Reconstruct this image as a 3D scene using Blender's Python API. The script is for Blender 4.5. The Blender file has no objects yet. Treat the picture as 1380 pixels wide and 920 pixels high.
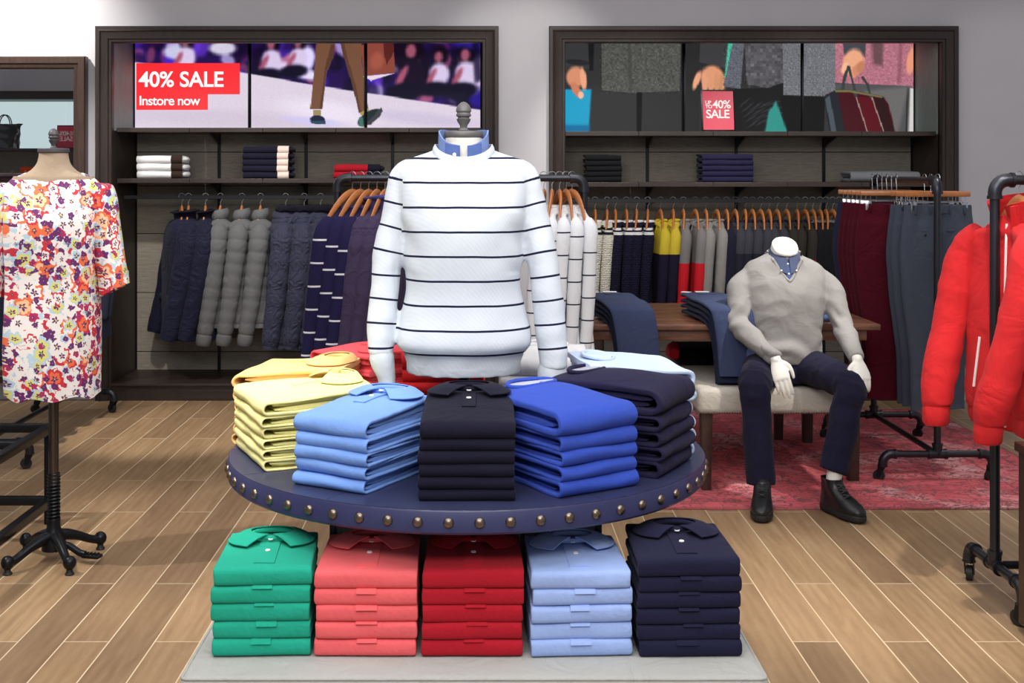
import bpy, bmesh, math, random
import numpy as np
from mathutils import Vector, Matrix, noise as mnoise

PI = math.pi
SC = bpy.context.scene
COL = SC.collection
random.seed(7)

# ------------------------------------------------------------------ camera
cam_data = bpy.data.cameras.new('camera')
cam = bpy.data.objects.new('camera', cam_data)
COL.objects.link(cam)
cam.location = (0, 0, 1.53)
cam.rotation_euler = (PI / 2, 0, 0)
cam_data.sensor_width = 36
cam_data.lens = 1690 / 1380 * 36
cam_data.shift_x = 42 / 1380
cam_data.shift_y = -230 / 1380
cam_data.clip_end = 60
SC.camera = cam

# ------------------------------------------------------------------ world, lamps, exposure
world = bpy.data.worlds.new('world')
SC.world = world
world.use_nodes = True
bg = world.node_tree.nodes['Background']
bg.inputs[0].default_value = (0.86, 0.9, 1.0, 1)
bg.inputs[1].default_value = 0.42
SC.view_settings.view_transform = 'Standard'
SC.view_settings.look = 'None'
SC.view_settings.gamma = 1
SC.view_settings.use_curve_mapping = False
SC.view_settings.exposure = 0.0


def aim(o, tgt):
    o.rotation_euler = (Vector(tgt) - o.location).to_track_quat('-Z', 'Y').to_euler()


def spot(loc, tgt, power, angle=30, blend=0.7, size=0.05, col=(1, 0.95, 0.88)):
    l = bpy.data.lights.new('spot_lamp', 'SPOT')
    l.energy = power
    l.spot_size = math.radians(angle)
    l.spot_blend = blend
    l.shadow_soft_size = size
    l.color = col
    o = bpy.data.objects.new('spot_lamp', l)
    COL.objects.link(o)
    o.location = loc
    aim(o, tgt)


def area(loc, tgt, power, sx, sy, col=(1, 1, 1)):
    l = bpy.data.lights.new('fill_area_lamp', 'AREA')  # broad overhead fill for the base ambient light
    l.shape = 'RECTANGLE'
    l.size = sx
    l.size_y = sy
    l.energy = power
    l.color = col
    o = bpy.data.objects.new('fill_area_lamp', l)
    COL.objects.link(o)
    o.location = loc
    aim(o, tgt)


area((-0.2, 2.2, 3.33), (-0.2, 2.2, 0), 100, 4.5, 2.6, (0.97, 0.98, 1))
area((-0.2, 5.6, 3.33), (-0.2, 5.6, 0), 52, 5.5, 2.4, (0.97, 0.98, 1))
area((-0.1, 0.1, 3.1), (0.0, 3.0, 0.5), 80, 2.6, 0.8, (1, 0.98, 0.95))  # unseen front fill above the camera, added to brighten the bench stacks
spot((-0.9, 1.4, 3.25), (0.0, 3.5, 1.3), 45, 30)           # striped jumper
spot((1.3, 2.2, 3.25), (0.05, 3.5, 1.4), 50, 28)
spot((-1.2, 2.4, 3.25), (-0.52, 3.4, 0.8), 120, 22)         # stacks
spot((-3.05, 4.4, 3.25), (-1.6, 4.95, 0.9), 240, 36, 0.6, 0.03)         # floral dress
spot((-0.7, 3.9, 3.25), (-1.6, 4.9, 1.35), 90, 24)
spot((2.3, 4.8, 3.25), (1.5, 6.0, 0.9), 420, 20)            # seated figure
spot((-3.3, 7.5, 3.3), (-3.3, 8.4, 2.5), 190, 95)          # wall washer
spot((0.35, 6.8, 3.3), (0.28, 8.4, 1.9), 60, 50)
spot((3.6, 7.0, 3.3), (3.6, 8.4, 1.6), 12, 60)
spot((-1.9, 6.7, 3.3), (-1.85, 7.4, 0), 330, 30)             # floor pools
spot((1.6, 3.7, 3.3), (1.5, 4.5, 0), 210, 30)
spot((-1.1, 3.2, 3.3), (-1.05, 3.7, 0), 190, 36)
spot((0.9, 3.2, 3.3), (1.0, 3.9, 0), 150, 30)
spot((2.9, 6.2, 3.3), (2.5, 6.3, 0), 90, 40)                # rug
spot((-0.3, 4.6, 3.3), (-0.5, 5.95, 1.3), 60, 24)           # pipe rack
spot((0.8, 4.8, 3.3), (0.5, 5.9, 1.2), 60, 24)
spot((1.2, 4.9, 3.3), (1.2, 6.5, 0.8), 70, 28)              # wooden table
spot((2.2, 2.6, 3.3), (2.0, 4.5, 1.1), 90, 34)              # red jackets
spot((-2.0, 6.4, 3.3), (-2.0, 8.8, 0.9), 210, 42)            # alcoves
spot((-0.9, 6.4, 3.3), (-1.0, 8.8, 0.9), 190, 42)
spot((1.0, 6.4, 3.3), (1.1, 8.7, 1.2), 190, 42)
spot((2.2, 6.4, 3.3), (2.2, 8.7, 1.2), 160, 42)


# ------------------------------------------------------------------ materials
def lin(c):
    c = c / 255
    return c / 12.92 if c <= 0.04045 else ((c + 0.055) / 1.055) ** 2.4


def rgb(r, g, b):
    return (lin(r), lin(g), lin(b), 1)


def N(nt, typ, **kw):
    n = nt.nodes.new(typ)
    for k, v in kw.items():
        setattr(n, k, v)
    return n


def L(nt, a, b):
    nt.links.new(a, b)


def mixcol(nt, fac, a, b, mode='MIX'):
    m = N(nt, 'ShaderNodeMix', data_type='RGBA', blend_type=mode)
    for s, v in ((m.inputs[0], fac), (m.inputs[6], a), (m.inputs[7], b)):
        if hasattr(v, 'links') or isinstance(v, bpy.types.NodeSocket):
            L(nt, v, s)
        else:
            s.default_value = v
    return m.outputs[2]


def math_(nt, op, a, b=None, c=None, clamp=False):
    m = N(nt, 'ShaderNodeMath', operation=op, use_clamp=clamp)
    for i, v in enumerate((a, b, c)):
        if v is None:
            continue
        if isinstance(v, bpy.types.NodeSocket):
            L(nt, v, m.inputs[i])
        else:
            m.inputs[i].default_value = v
    return m.outputs[0]


def ramp(nt, fac, stops, interp='LINEAR'):
    r = N(nt, 'ShaderNodeValToRGB')
    r.color_ramp.interpolation = interp
    els = r.color_ramp.elements
    while len(els) < len(stops):
        els.new(0.5)
    for e, (p, c) in zip(els, stops):
        e.position = p
        e.color = c
    L(nt, fac, r.inputs[0])
    return r.outputs[0]


def base(name, rough=0.8, metal=0.0):
    m = bpy.data.materials.new(name)
    m.use_nodes = True
    nt = m.node_tree
    p = nt.nodes['Principled BSDF']
    p.inputs['Roughness'].default_value = rough
    p.inputs['Metallic'].default_value = metal
    return m, nt, p


def coords(nt, scale=(1, 1, 1), kind='Object', loc=(0, 0, 0), rot=(0, 0, 0)):
    tc = N(nt, 'ShaderNodeTexCoord')
    mp = N(nt, 'ShaderNodeMapping')
    mp.inputs['Scale'].default_value = scale
    mp.inputs['Location'].default_value = loc
    mp.inputs['Rotation'].default_value = rot
    L(nt, tc.outputs[kind], mp.inputs[0])
    return mp.outputs[0]


def noise_(nt, vec, scale, detail=3, rough=0.55, dist=0.0):
    n = N(nt, 'ShaderNodeTexNoise')
    n.inputs['Scale'].default_value = scale
    n.inputs['Detail'].default_value = detail
    n.inputs['Roughness'].default_value = rough
    n.inputs['Distortion'].default_value = dist
    if vec is not None:
        L(nt, vec, n.inputs['Vector'])
    return n.outputs['Fac']


def bump_(nt, p, h, strength=0.3, dist=0.002):
    b = N(nt, 'ShaderNodeBump')
    b.inputs['Strength'].default_value = strength
    b.inputs['Distance'].default_value = dist
    L(nt, h, b.inputs['Height'])
    L(nt, b.outputs[0], p.inputs['Normal'])


def dark(c, f):
    return (c[0] * f, c[1] * f, c[2] * f, 1)


def fabric(name, c, var=0.82, rough=0.9, weave=900, bs=0.25, sheen=0.04, mottle=6, wr=0.5, ws=7.0):
    m, nt, p = base(name, rough)
    v = coords(nt)
    n1 = noise_(nt, v, mottle, 3)
    n2 = noise_(nt, v, weave, 2)
    f = math_(nt, 'MULTIPLY_ADD', n2, 0.5, math_(nt, 'MULTIPLY', n1, 0.5))
    L(nt, mixcol(nt, f, dark(c, var), dark(c, min(1.12, 2 - var))), p.inputs['Base Color'])
    p.inputs['Sheen Weight'].default_value = sheen
    p.inputs['Specular IOR Level'].default_value = 0.12
    # weave, small puckers and longer drag creases
    r1 = math_(nt, 'ABSOLUTE', math_(nt, 'SUBTRACT', noise_(nt, v, ws, 3, 0.5, 1.1), 0.5))
    h = math_(nt, 'MULTIPLY_ADD', n2, 0.12, math_(nt, 'MULTIPLY_ADD', noise_(nt, v, 22, 3), 0.45, math_(nt, 'MULTIPLY', r1, wr * 4)))
    bump_(nt, p, h, bs * 1.6, 0.014)
    return m


def plain(name, c, rough=0.5, metal=0.0, coat=0.0, spec=0.5, ns=40, var=0.9):
    m, nt, p = base(name, rough, metal)
    v = coords(nt)
    n = noise_(nt, v, ns, 3)
    L(nt, mixcol(nt, n, dark(c, var), dark(c, 2 - var)), p.inputs['Base Color'])
    p.inputs['Coat Weight'].default_value = coat
    p.inputs['Specular IOR Level'].default_value = spec
    bump_(nt, p, n, 0.08, 0.002)
    return m


def wood(name, c1, c2, rough=0.5, axis='X', sc=1.0, coat=0.0):
    m, nt, p = base(name, rough)
    s = {'X': (1.2, 14, 14), 'Y': (14, 1.2, 14), 'Z': (14, 14, 1.2)}[axis]
    v = coords(nt, tuple(x * sc for x in s))
    n = noise_(nt, v, 4, 6, 0.65, 0.6)
    n2 = noise_(nt, coords(nt, tuple(x * sc * 6 for x in s)), 4, 3)
    f = math_(nt, 'MULTIPLY_ADD', n2, 0.4, math_(nt, 'MULTIPLY', n, 0.7))
    L(nt, ramp(nt, f, [(0.3, c1), (0.75, c2)]), p.inputs['Base Color'])
    p.inputs['Coat Weight'].default_value = coat
    bump_(nt, p, f, 0.15, 0.002)
    return m


def striped(name, c, sc, period, phase, width, knit=True, below=None, var=0.92):
    """fabric with knitted-in horizontal stripes every `period` metres of height"""
    m, nt, p = base(name, 0.92)
    v = coords(nt)
    sep = N(nt, 'ShaderNodeSeparateXYZ')
    L(nt, v, sep.inputs[0])
    z = math_(nt, 'ADD', sep.outputs[2], 10 * period - phase)
    wob = math_(nt, 'MULTIPLY', noise_(nt, v, 6, 2), 0.008)
    fr = math_(nt, 'MODULO', math_(nt, 'ADD', z, wob), period)
    on = math_(nt, 'LESS_THAN', fr, width)
    if below is not None:
        on = math_(nt, 'MULTIPLY', on, math_(nt, 'LESS_THAN', sep.outputs[2], below))
    n = noise_(nt, v, 500, 2)
    bc = mixcol(nt, n, dark(c, var), dark(c, 2 - var))
    L(nt, mixcol(nt, on, bc, sc), p.inputs['Base Color'])
    p.inputs['Specular IOR Level'].default_value = 0.15
    w = N(nt, 'ShaderNodeTexWave', wave_type='BANDS', bands_direction='DIAGONAL')
    w.inputs['Scale'].default_value = 60
    w.inputs['Distortion'].default_value = 0.6
    L(nt, v, w.inputs[0])
    bump_(nt, p, math_(nt, 'ADD', math_(nt, 'MULTIPLY', w.outputs['Fac'], 0.35), noise_(nt, v, 18, 3)), 0.3, 0.006)
    return m


def blocked(name, top, bottom, zsplit, knit=300):
    m, nt, p = base(name, 0.92)
    v = coords(nt)
    sep = N(nt, 'ShaderNodeSeparateXYZ')
    L(nt, v, sep.inputs[0])
    on = math_(nt, 'LESS_THAN', sep.outputs[2], zsplit)
    n = noise_(nt, v, knit, 2)
    bc = mixcol(nt, on, top, bottom)
    L(nt, mixcol(nt, math_(nt, 'MULTIPLY', n, 0.4), bc, (0, 0, 0, 1)), p.inputs['Base Color'])
    p.inputs['Specular IOR Level'].default_value = 0.15
    bump_(nt, p, n, 0.25, 0.003)
    return m


def emit_attr(name, strength):
    m = bpy.data.materials.new(name)
    m.use_nodes = True
    nt = m.node_tree
    p = nt.nodes['Principled BSDF']
    a = N(nt, 'ShaderNodeVertexColor')
    a.layer_name = 'picture'
    p.inputs['Base Color'].default_value = (0.01, 0.01, 0.01, 1)
    p.inputs['Roughness'].default_value = 0.5
    p.inputs['Specular IOR Level'].default_value = 0.08
    L(nt, a.outputs[0], p.inputs['Emission Color'])
    p.inputs['Emission Strength'].default_value = strength
    return m


def glow(name, c, strength):
    m = bpy.data.materials.new(name)
    m.use_nodes = True
    p = m.node_tree.nodes['Principled BSDF']
    p.inputs['Base Color'].default_value = (0.02, 0.02, 0.02, 1)
    p.inputs['Emission Color'].default_value = c
    p.inputs['Emission Strength'].default_value = strength
    return m


# ------------------------------------------------------------------ mesh building
def catmull(tab, t):
    """smooth interpolation of rows of numbers; t in 0..len-1"""
    n = len(tab)
    i = min(int(t), n - 2)
    f = t - i
    p1, p2 = tab[i], tab[i + 1]
    p0 = tab[i - 1] if i > 0 else p1
    p3 = tab[i + 2] if i + 2 < n else p2
    out = []
    for a, b, c, d in zip(p0, p1, p2, p3):
        out.append(0.5 * (2 * b + (c - a) * f + (2 * a - 5 * b + 4 * c - d) * f * f + (3 * b - a - 3 * c + d) * f ** 3))
    return out


def dense(tab, per=6):
    n = (len(tab) - 1) * per
    return [catmull(tab, k / per) for k in range(n + 1)]


def oval(cx, cy, z, rx, ry, seg=32, p=2.0):
    pts = []
    for k in range(seg):
        a = 2 * PI * k / seg
        c, s = math.cos(a), math.sin(a)
        pts.append(Vector((cx + rx * math.copysign(abs(c) ** (2 / p), c), cy + ry * math.copysign(abs(s) ** (2 / p), s), z)))
    return pts


class MB:
    def __init__(self):
        self.v = []
        self.f = []

    def add(self, vs, fs, M=None):
        o = len(self.v)
        for p in vs:
            p = Vector(p)
            self.v.append(M @ p if M is not None else p)
        self.f.extend([tuple(i + o for i in f) for f in fs])
        return self

    def box(self, c, s, bev=0.0, rz=0.0, seg=2, M=None):
        bm = bmesh.new()
        bmesh.ops.create_cube(bm, size=1)
        bmesh.ops.scale(bm, vec=Vector(s), verts=bm.verts)
        if bev > 0:
            bmesh.ops.bevel(bm, geom=list(bm.edges), offset=min(bev, min(s) * 0.49), segments=seg, profile=0.5, affect='EDGES')
        bm.verts.ensure_lookup_table()
        for i, v in enumerate(bm.verts):
            v.index = i
        X = Matrix.Translation(Vector(c)) @ Matrix.Rotation(rz, 4, 'Z')
        if M is not None:
            X = M @ X
        self.add([v.co.copy() for v in bm.verts], [[v.index for v in f.verts] for f in bm.faces], X)
        bm.free()
        return self

    def mould(self, x0, x1, z0, z1, prof, closed=False):
        """mitred moulding: profile of (inset, y) carried up one side, across the top and down the other"""
        def cor(o):
            c = [(x0 + o, z0 + (o if closed else 0)), (x0 + o, z1 - o), (x1 - o, z1 - o), (x1 - o, z0 + (o if closed else 0))]
            return c
        rings = [[Vector((cor(o)[k][0], y, cor(o)[k][1])) for o, y in prof] for k in range(4)]
        if closed:
            rings.append(rings[0])
        return self.loft(rings, (not closed, not closed))

    def bx(self, x0, x1, y0, y1, z0, z1, bev=0.0):
        return self.box(((x0 + x1) / 2, (y0 + y1) / 2, (z0 + z1) / 2), (x1 - x0, y1 - y0, z1 - z0), bev)

    def loft(self, rings, caps=(True, True), closed=True):
        n = len(rings[0])
        vs = [p for r in rings for p in r]
        fs = []
        for i in range(len(rings) - 1):
            for j in range(n if closed else n - 1):
                a, b = i * n + j, i * n + (j + 1) % n
                fs.append((a, b, b + n, a + n))
        if caps[0]:
            fs.append(tuple(range(n - 1, -1, -1)))
        if caps[1]:
            fs.append(tuple(range((len(rings) - 1) * n, len(rings) * n)))
        return self.add(vs, fs)

    def tube(self, path, r, seg=12, caps=True, flat=1.0, up=None, closed=False):
        path = [Vector(p) for p in path]
        n = len(path)
        rr = r if isinstance(r, (list, tuple)) else [r] * n
        rings = []
        nrm = None
        for i, p in enumerate(path):
            if closed:
                t = path[(i + 1) % n] - path[i - 1]
            else:
                t = path[min(i + 1, n - 1)] - path[max(i - 1, 0)]
            t.normalize()
            if nrm is None:
                ref = Vector(up) if up else (Vector((0, 0, 1)) if abs(t.z) < 0.9 else Vector((0, 1, 0)))
                nrm = ref - t * ref.dot(t)
            else:
                nrm = nrm - t * nrm.dot(t)
            nrm.normalize()
            b = t.cross(nrm)
            rings.append([p + (nrm * math.cos(2 * PI * k / seg) * flat + b * math.sin(2 * PI * k / seg)) * rr[i] for k in range(seg)])
        if closed:
            rings.append(rings[0])
            return self.loft(rings, (False, False))
        return self.loft(rings, (caps, caps))

    def lathe(self, prof, c=(0, 0, 0), seg=32, caps=True):
        rings = [oval(c[0], c[1], c[2] + z, max(r, 1e-4), max(r, 1e-4), seg) for r, z in prof]
        return self.loft(rings, (caps, caps))

    def ball(self, c, r, seg=12, rings=8, M=None):
        rx, ry, rz = r if isinstance(r, (tuple, list)) else (r, r, r)
        rs = []
        for i in range(rings + 1):
            a = -PI / 2 + PI * i / rings
            k = max(math.cos(a), 1e-3)
            rs.append(oval(c[0], c[1], c[2] + rz * math.sin(a), rx * k, ry * k, seg))
        return self.loft(rs)

    def sheet(self, grid, th=0.003):
        """a curved sheet (grid of points) given real thickness downward along its normal"""
        nu, nv = len(grid), len(grid[0])
        top = [[Vector(p) for p in row] for row in grid]
        bot = []
        for i in range(nu):
            row = []
            for j in range(nv):
                du = top[min(i + 1, nu - 1)][j] - top[max(i - 1, 0)][j]
                dv = top[i][min(j + 1, nv - 1)] - top[i][max(j - 1, 0)]
                nn = du.cross(dv)
                if nn.length > 1e-9:
                    nn.normalize()
                row.append(top[i][j] - nn * th)
            bot.append(row)
        vs = [p for r in top for p in r] + [p for r in bot for p in r]
        o = nu * nv
        fs = []
        for i in range(nu - 1):
            for j in range(nv - 1):
                a = i * nv + j
                fs.append((a, a + nv, a + nv + 1, a + 1))
                fs.append((o + a, o + a + 1, o + a + nv + 1, o + a + nv))
        for i in range(nu - 1):
            a = i * nv
            fs.append((a, a + o, a + nv + o, a + nv))
            a = i * nv + nv - 1
            fs.append((a, a + nv, a + nv + o, a + o))
        for j in range(nv - 1):
            fs.append((j, j + 1, j + 1 + o, j + o))
            a = (nu - 1) * nv + j
            fs.append((a, a + o, a + 1 + o, a + 1))
        return self.add(vs, fs)

    def mesh(self, name, smooth=True):
        me = bpy.data.meshes.new(name)
        me.from_pydata([tuple(p) for p in self.v], [], self.f)
        me.validate()
        bm = bmesh.new()
        bm.from_mesh(me)
        bmesh.ops.recalc_face_normals(bm, faces=bm.faces)
        bm.to_mesh(me)
        bm.free()
        if smooth:
            me.polygons.foreach_set('use_smooth', [True] * len(me.polygons))
            me.set_sharp_from_angle(angle=math.radians(40 if smooth is True else smooth))
        return me

    def obj(self, name, mat, parent=None, smooth=True):
        o = bpy.data.objects.new(name, self.mesh(name, smooth))
        COL.objects.link(o)
        o.data.materials.append(mat)
        if parent is not None:
            o.parent = parent
        return o

    def remesh(self, voxel=0.008, smooth=4):
        """merge overlapping volumes into one continuous skin"""
        me = self.mesh('tmp', False)
        o = bpy.data.objects.new('tmp', me)
        COL.objects.link(o)
        r = o.modifiers.new('r', 'REMESH')
        r.mode = 'VOXEL'
        r.voxel_size = voxel
        if smooth:
            s = o.modifiers.new('s', 'SMOOTH')
            s.iterations = smooth
            s.factor = 0.5
        dg = bpy.context.evaluated_depsgraph_get()
        me2 = bpy.data.meshes.new_from_object(o.evaluated_get(dg))
        out = MB()
        out.v = [v.co.copy() for v in me2.vertices]
        out.f = [tuple(p.vertices) for p in me2.polygons]
        bpy.data.objects.remove(o)
        bpy.data.meshes.remove(me)
        bpy.data.meshes.remove(me2)
        return out

    def displace(self, fn):
        """move each vertex by fn(p, normal) along its normal"""
        me = self.mesh('tmp')
        ns = [v.normal.copy() for v in me.vertices]
        for i, p in enumerate(self.v):
            self.v[i] = p + ns[i] * fn(p, ns[i])
        bpy.data.meshes.remove(me)
        return self

    def deform(self, fn):
        self.v = [Vector(fn(p)) for p in self.v]
        return self


def nz(x, y, z):
    return mnoise.noise(Vector((x, y, z)))


# ------------------------------------------------------------------ scene bookkeeping
def tag(o, label, cat, group=None):
    o['label'] = label
    o['category'] = cat
    if group:
        o['group'] = group
    return o


def thing(name, label, cat, loc=(0, 0, 0), rz=0.0, group=None):
    o = bpy.data.objects.new(name, None)
    o.empty_display_size = 0.1
    COL.objects.link(o)
    o.location = loc
    o.rotation_euler = (0, 0, rz)
    return tag(o, label, cat, group)


def struct(name, mb, mat, parent=None, smooth=False):
    o = mb.obj(name, mat, parent, smooth)
    if parent is None:
        o['kind'] = 'structure'
    return o


def dup(root, loc, rz, label, group=None, swap=None):
    r = root.copy()
    COL.objects.link(r)
    r.location = loc
    r.rotation_euler = (0, 0, rz)
    r['label'] = label
    if group:
        r['group'] = group
    for ch in list(root.children):
        c = ch.copy()
        COL.objects.link(c)
        c.parent = r
        for g in ch.children:
            d = g.copy()
            COL.objects.link(d)
            d.parent = c
    return r


ORD = ['first', 'second', 'third', 'fourth', 'fifth', 'sixth', 'seventh', 'eighth', 'ninth', 'tenth', 'eleventh', 'twelfth',
       'thirteenth', 'fourteenth']


def from_top(i, n):
    """i counted from the bottom"""
    if i == n - 1:
        return 'topmost'
    if i == 0:
        return 'bottom one'
    return ORD[n - 1 - i] + ' from top'
# ------------------------------------------------------------------ material set
m_black = plain('black_metal', rgb(34, 36, 40), 0.35, 0.7)
m_rail = plain('rail_steel', rgb(66, 68, 72), 0.4, 0.6)
m_pipe = plain('dark_pipe', rgb(62, 64, 70), 0.34, 0.85, ns=12, var=0.75)
m_chrome = plain('chrome', rgb(190, 192, 195), 0.25, 1.0)
m_rubber = plain('rubber', rgb(25, 25, 27), 0.6)
m_espresso = wood('espresso_wood_z', rgb(30, 23, 21), rgb(58, 46, 41), 0.45, 'Z', 1.0)
m_espresso_x = wood('espresso_wood_x', rgb(30, 23, 21), rgb(60, 47, 42), 0.45, 'X', 1.0)
m_weathered = wood('weathered_panel', rgb(118, 112, 101), rgb(170, 161, 147), 0.75, 'X', 2.2)
m_sidewood_lit = wood('grey_green_lit_panel', rgb(118, 132, 128), rgb(158, 172, 166), 0.6, 'Z', 1.6)  # grey-green wood, base lightened in place of light on the upper panels
m_tablewood = wood('walnut', rgb(66, 38, 28), rgb(136, 92, 70), 0.38, 'X', 0.8, 0.1)
m_darkwood = wood('dark_walnut', rgb(36, 22, 18), rgb(70, 46, 36), 0.45, 'X')
m_hanger = wood('hanger_wood', rgb(150, 86, 44), rgb(205, 132, 76), 0.4, 'X', 3, 0.3)
m_greyboard = wood('grey_board', rgb(84, 84, 82), rgb(135, 134, 130), 0.7, 'Z', 1.2)
m_linen = fabric('grey_linen', rgb(172, 172, 168), 0.88, 0.92, 420, 0.35)
m_linen2 = fabric('oatmeal_linen', rgb(186, 180, 170), 0.86, 0.9, 420, 0.3)
m_mann = plain('mannequin_shell', rgb(232, 228, 220), 0.38, 0, 0.15, ns=20, var=0.97)
m_formpale = fabric('form_pale', rgb(226, 220, 210), 0.95)
m_formlinen = fabric('form_linen', rgb(164, 146, 126), 0.9, 0.9, 500)
m_grey_cap = plain('grey_cap', rgb(100, 98, 98), 0.5, 0.2)
m_dark_cap = plain('dark_cap', rgb(78, 74, 80), 0.5, 0.3)
m_button = plain('button', rgb(236, 236, 232), 0.35)
m_white = fabric('white_cotton', rgb(232, 232, 234), 0.93)
m_tagwhite = plain('paper_tag', rgb(240, 240, 240), 0.7)
m_table_navy = plain('navy_leather', rgb(46, 50, 80), 0.42, 0, 0.1, ns=14, var=0.85)
m_table_rim = plain('navy_leather_rim', rgb(44, 47, 88), 0.45, 0, 0.1, ns=14, var=0.85)
m_stud = plain('antique_brass', rgb(128, 116, 104), 0.34, 1.0, ns=60, var=0.8)

FAB = {
    'green': rgb(38, 168, 140), 'coral': rgb(240, 104, 108), 'red': rgb(178, 30, 44), 'pale blue': rgb(160, 184, 236),
    'navy': rgb(33, 33, 58), 'dark navy': rgb(26, 25, 42), 'royal blue': rgb(56, 82, 182), 'yellow': rgb(240, 233, 160),
    'peach': rgb(250, 200, 132), 'coral red': rgb(240, 92, 100), 'poppy red': rgb(226, 48, 52), 'white': rgb(230, 230, 232),
    'sky blue': rgb(120, 158, 226), 'ice blue': rgb(196, 214, 242), 'ink': rgb(36, 33, 62), 'black': rgb(24, 24, 28),
    'grey': rgb(112, 114, 120),
}
MF = {k: fabric('cotton_' + k.replace(' ', '_'), v) for k, v in FAB.items()}


def m_floor():
    m, nt, p = base('oak_planks', 0.42)
    tc = N(nt, 'ShaderNodeTexCoord')
    sep = N(nt, 'ShaderNodeSeparateXYZ')
    L(nt, tc.outputs['Object'], sep.inputs[0])
    cmb = N(nt, 'ShaderNodeCombineXYZ')
    L(nt, sep.outputs[1], cmb.inputs[0])
    L(nt, math_(nt, 'ADD', sep.outputs[0], 10 * 0.148 - 1.012 + 0.148 * 20), cmb.inputs[1])
    b = N(nt, 'ShaderNodeTexBrick', offset=0.37, offset_frequency=2, squash=1.0)
    b.inputs['Color1'].default_value = (0, 0, 0, 1)
    b.inputs['Color2'].default_value = (1, 1, 1, 1)
    b.inputs['Mortar'].default_value = (0.5, 0.5, 0.5, 1)
    b.inputs['Scale'].default_value = 1
    b.inputs['Mortar Size'].default_value = 0.0022
    b.inputs['Mortar Smooth'].default_value = 0.1
    b.inputs['Bias'].default_value = 0.0
    b.inputs['Brick Width'].default_value = 1.55
    b.inputs['Row Height'].default_value = 0.148
    L(nt, cmb.outputs[0], b.inputs['Vector'])
    # grain differs from plank to plank
    off = N(nt, 'ShaderNodeVectorMath', operation='MULTIPLY_ADD')
    L(nt, b.outputs['Color'], off.inputs[0])
    off.inputs[1].default_value = (7, 13, 5)
    mp = N(nt, 'ShaderNodeMapping')
    mp.inputs['Scale'].default_value = (9, 1.0, 1)
    L(nt, tc.outputs['Object'], mp.inputs[0])
    L(nt, mp.outputs[0], off.inputs[2])
    g = noise_(nt, off.outputs[0], 1.6, 8, 0.62, 1.4)
    w = N(nt, 'ShaderNodeTexWave', wave_type='BANDS', bands_direction='X')
    w.inputs['Scale'].default_value = 0.9
    w.inputs['Distortion'].default_value = 9
    w.inputs['Detail'].default_value = 3
    w.inputs['Detail Scale'].default_value = 0.6
    L(nt, off.outputs[0], w.inputs[0])
    fine = noise_(nt, off.outputs[0], 22, 4, 0.7)
    f = math_(nt, 'MULTIPLY_ADD', w.outputs['Fac'], 0.07, math_(nt, 'MULTIPLY_ADD', g, 0.65, math_(nt, 'MULTIPLY', fine, 0.28)))
    c = ramp(nt, f, [(0.25, rgb(138, 111, 83)), (0.5, rgb(168, 139, 107)), (0.75, rgb(188, 162, 128))])
    sepc = N(nt, 'ShaderNodeSeparateColor')
    L(nt, b.outputs['Color'], sepc.inputs[0])
    tone = mixcol(nt, sepc.outputs[0], rgb(205, 200, 196), rgb(255, 252, 246))
    c2 = mixcol(nt, 1.0, c, tone, 'MULTIPLY')
    L(nt, mixcol(nt, b.outputs['Fac'], c2, rgb(222, 204, 172)), p.inputs['Base Color'])
    L(nt, math_(nt, 'MULTIPLY_ADD', fine, 0.25, 0.3), p.inputs['Roughness'])
    p.inputs['Specular IOR Level'].default_value = 0.35
    bump_(nt, p, math_(nt, 'MULTIPLY_ADD', b.outputs['Fac'], -0.6, fine), 0.12, 0.003)
    return m


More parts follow.
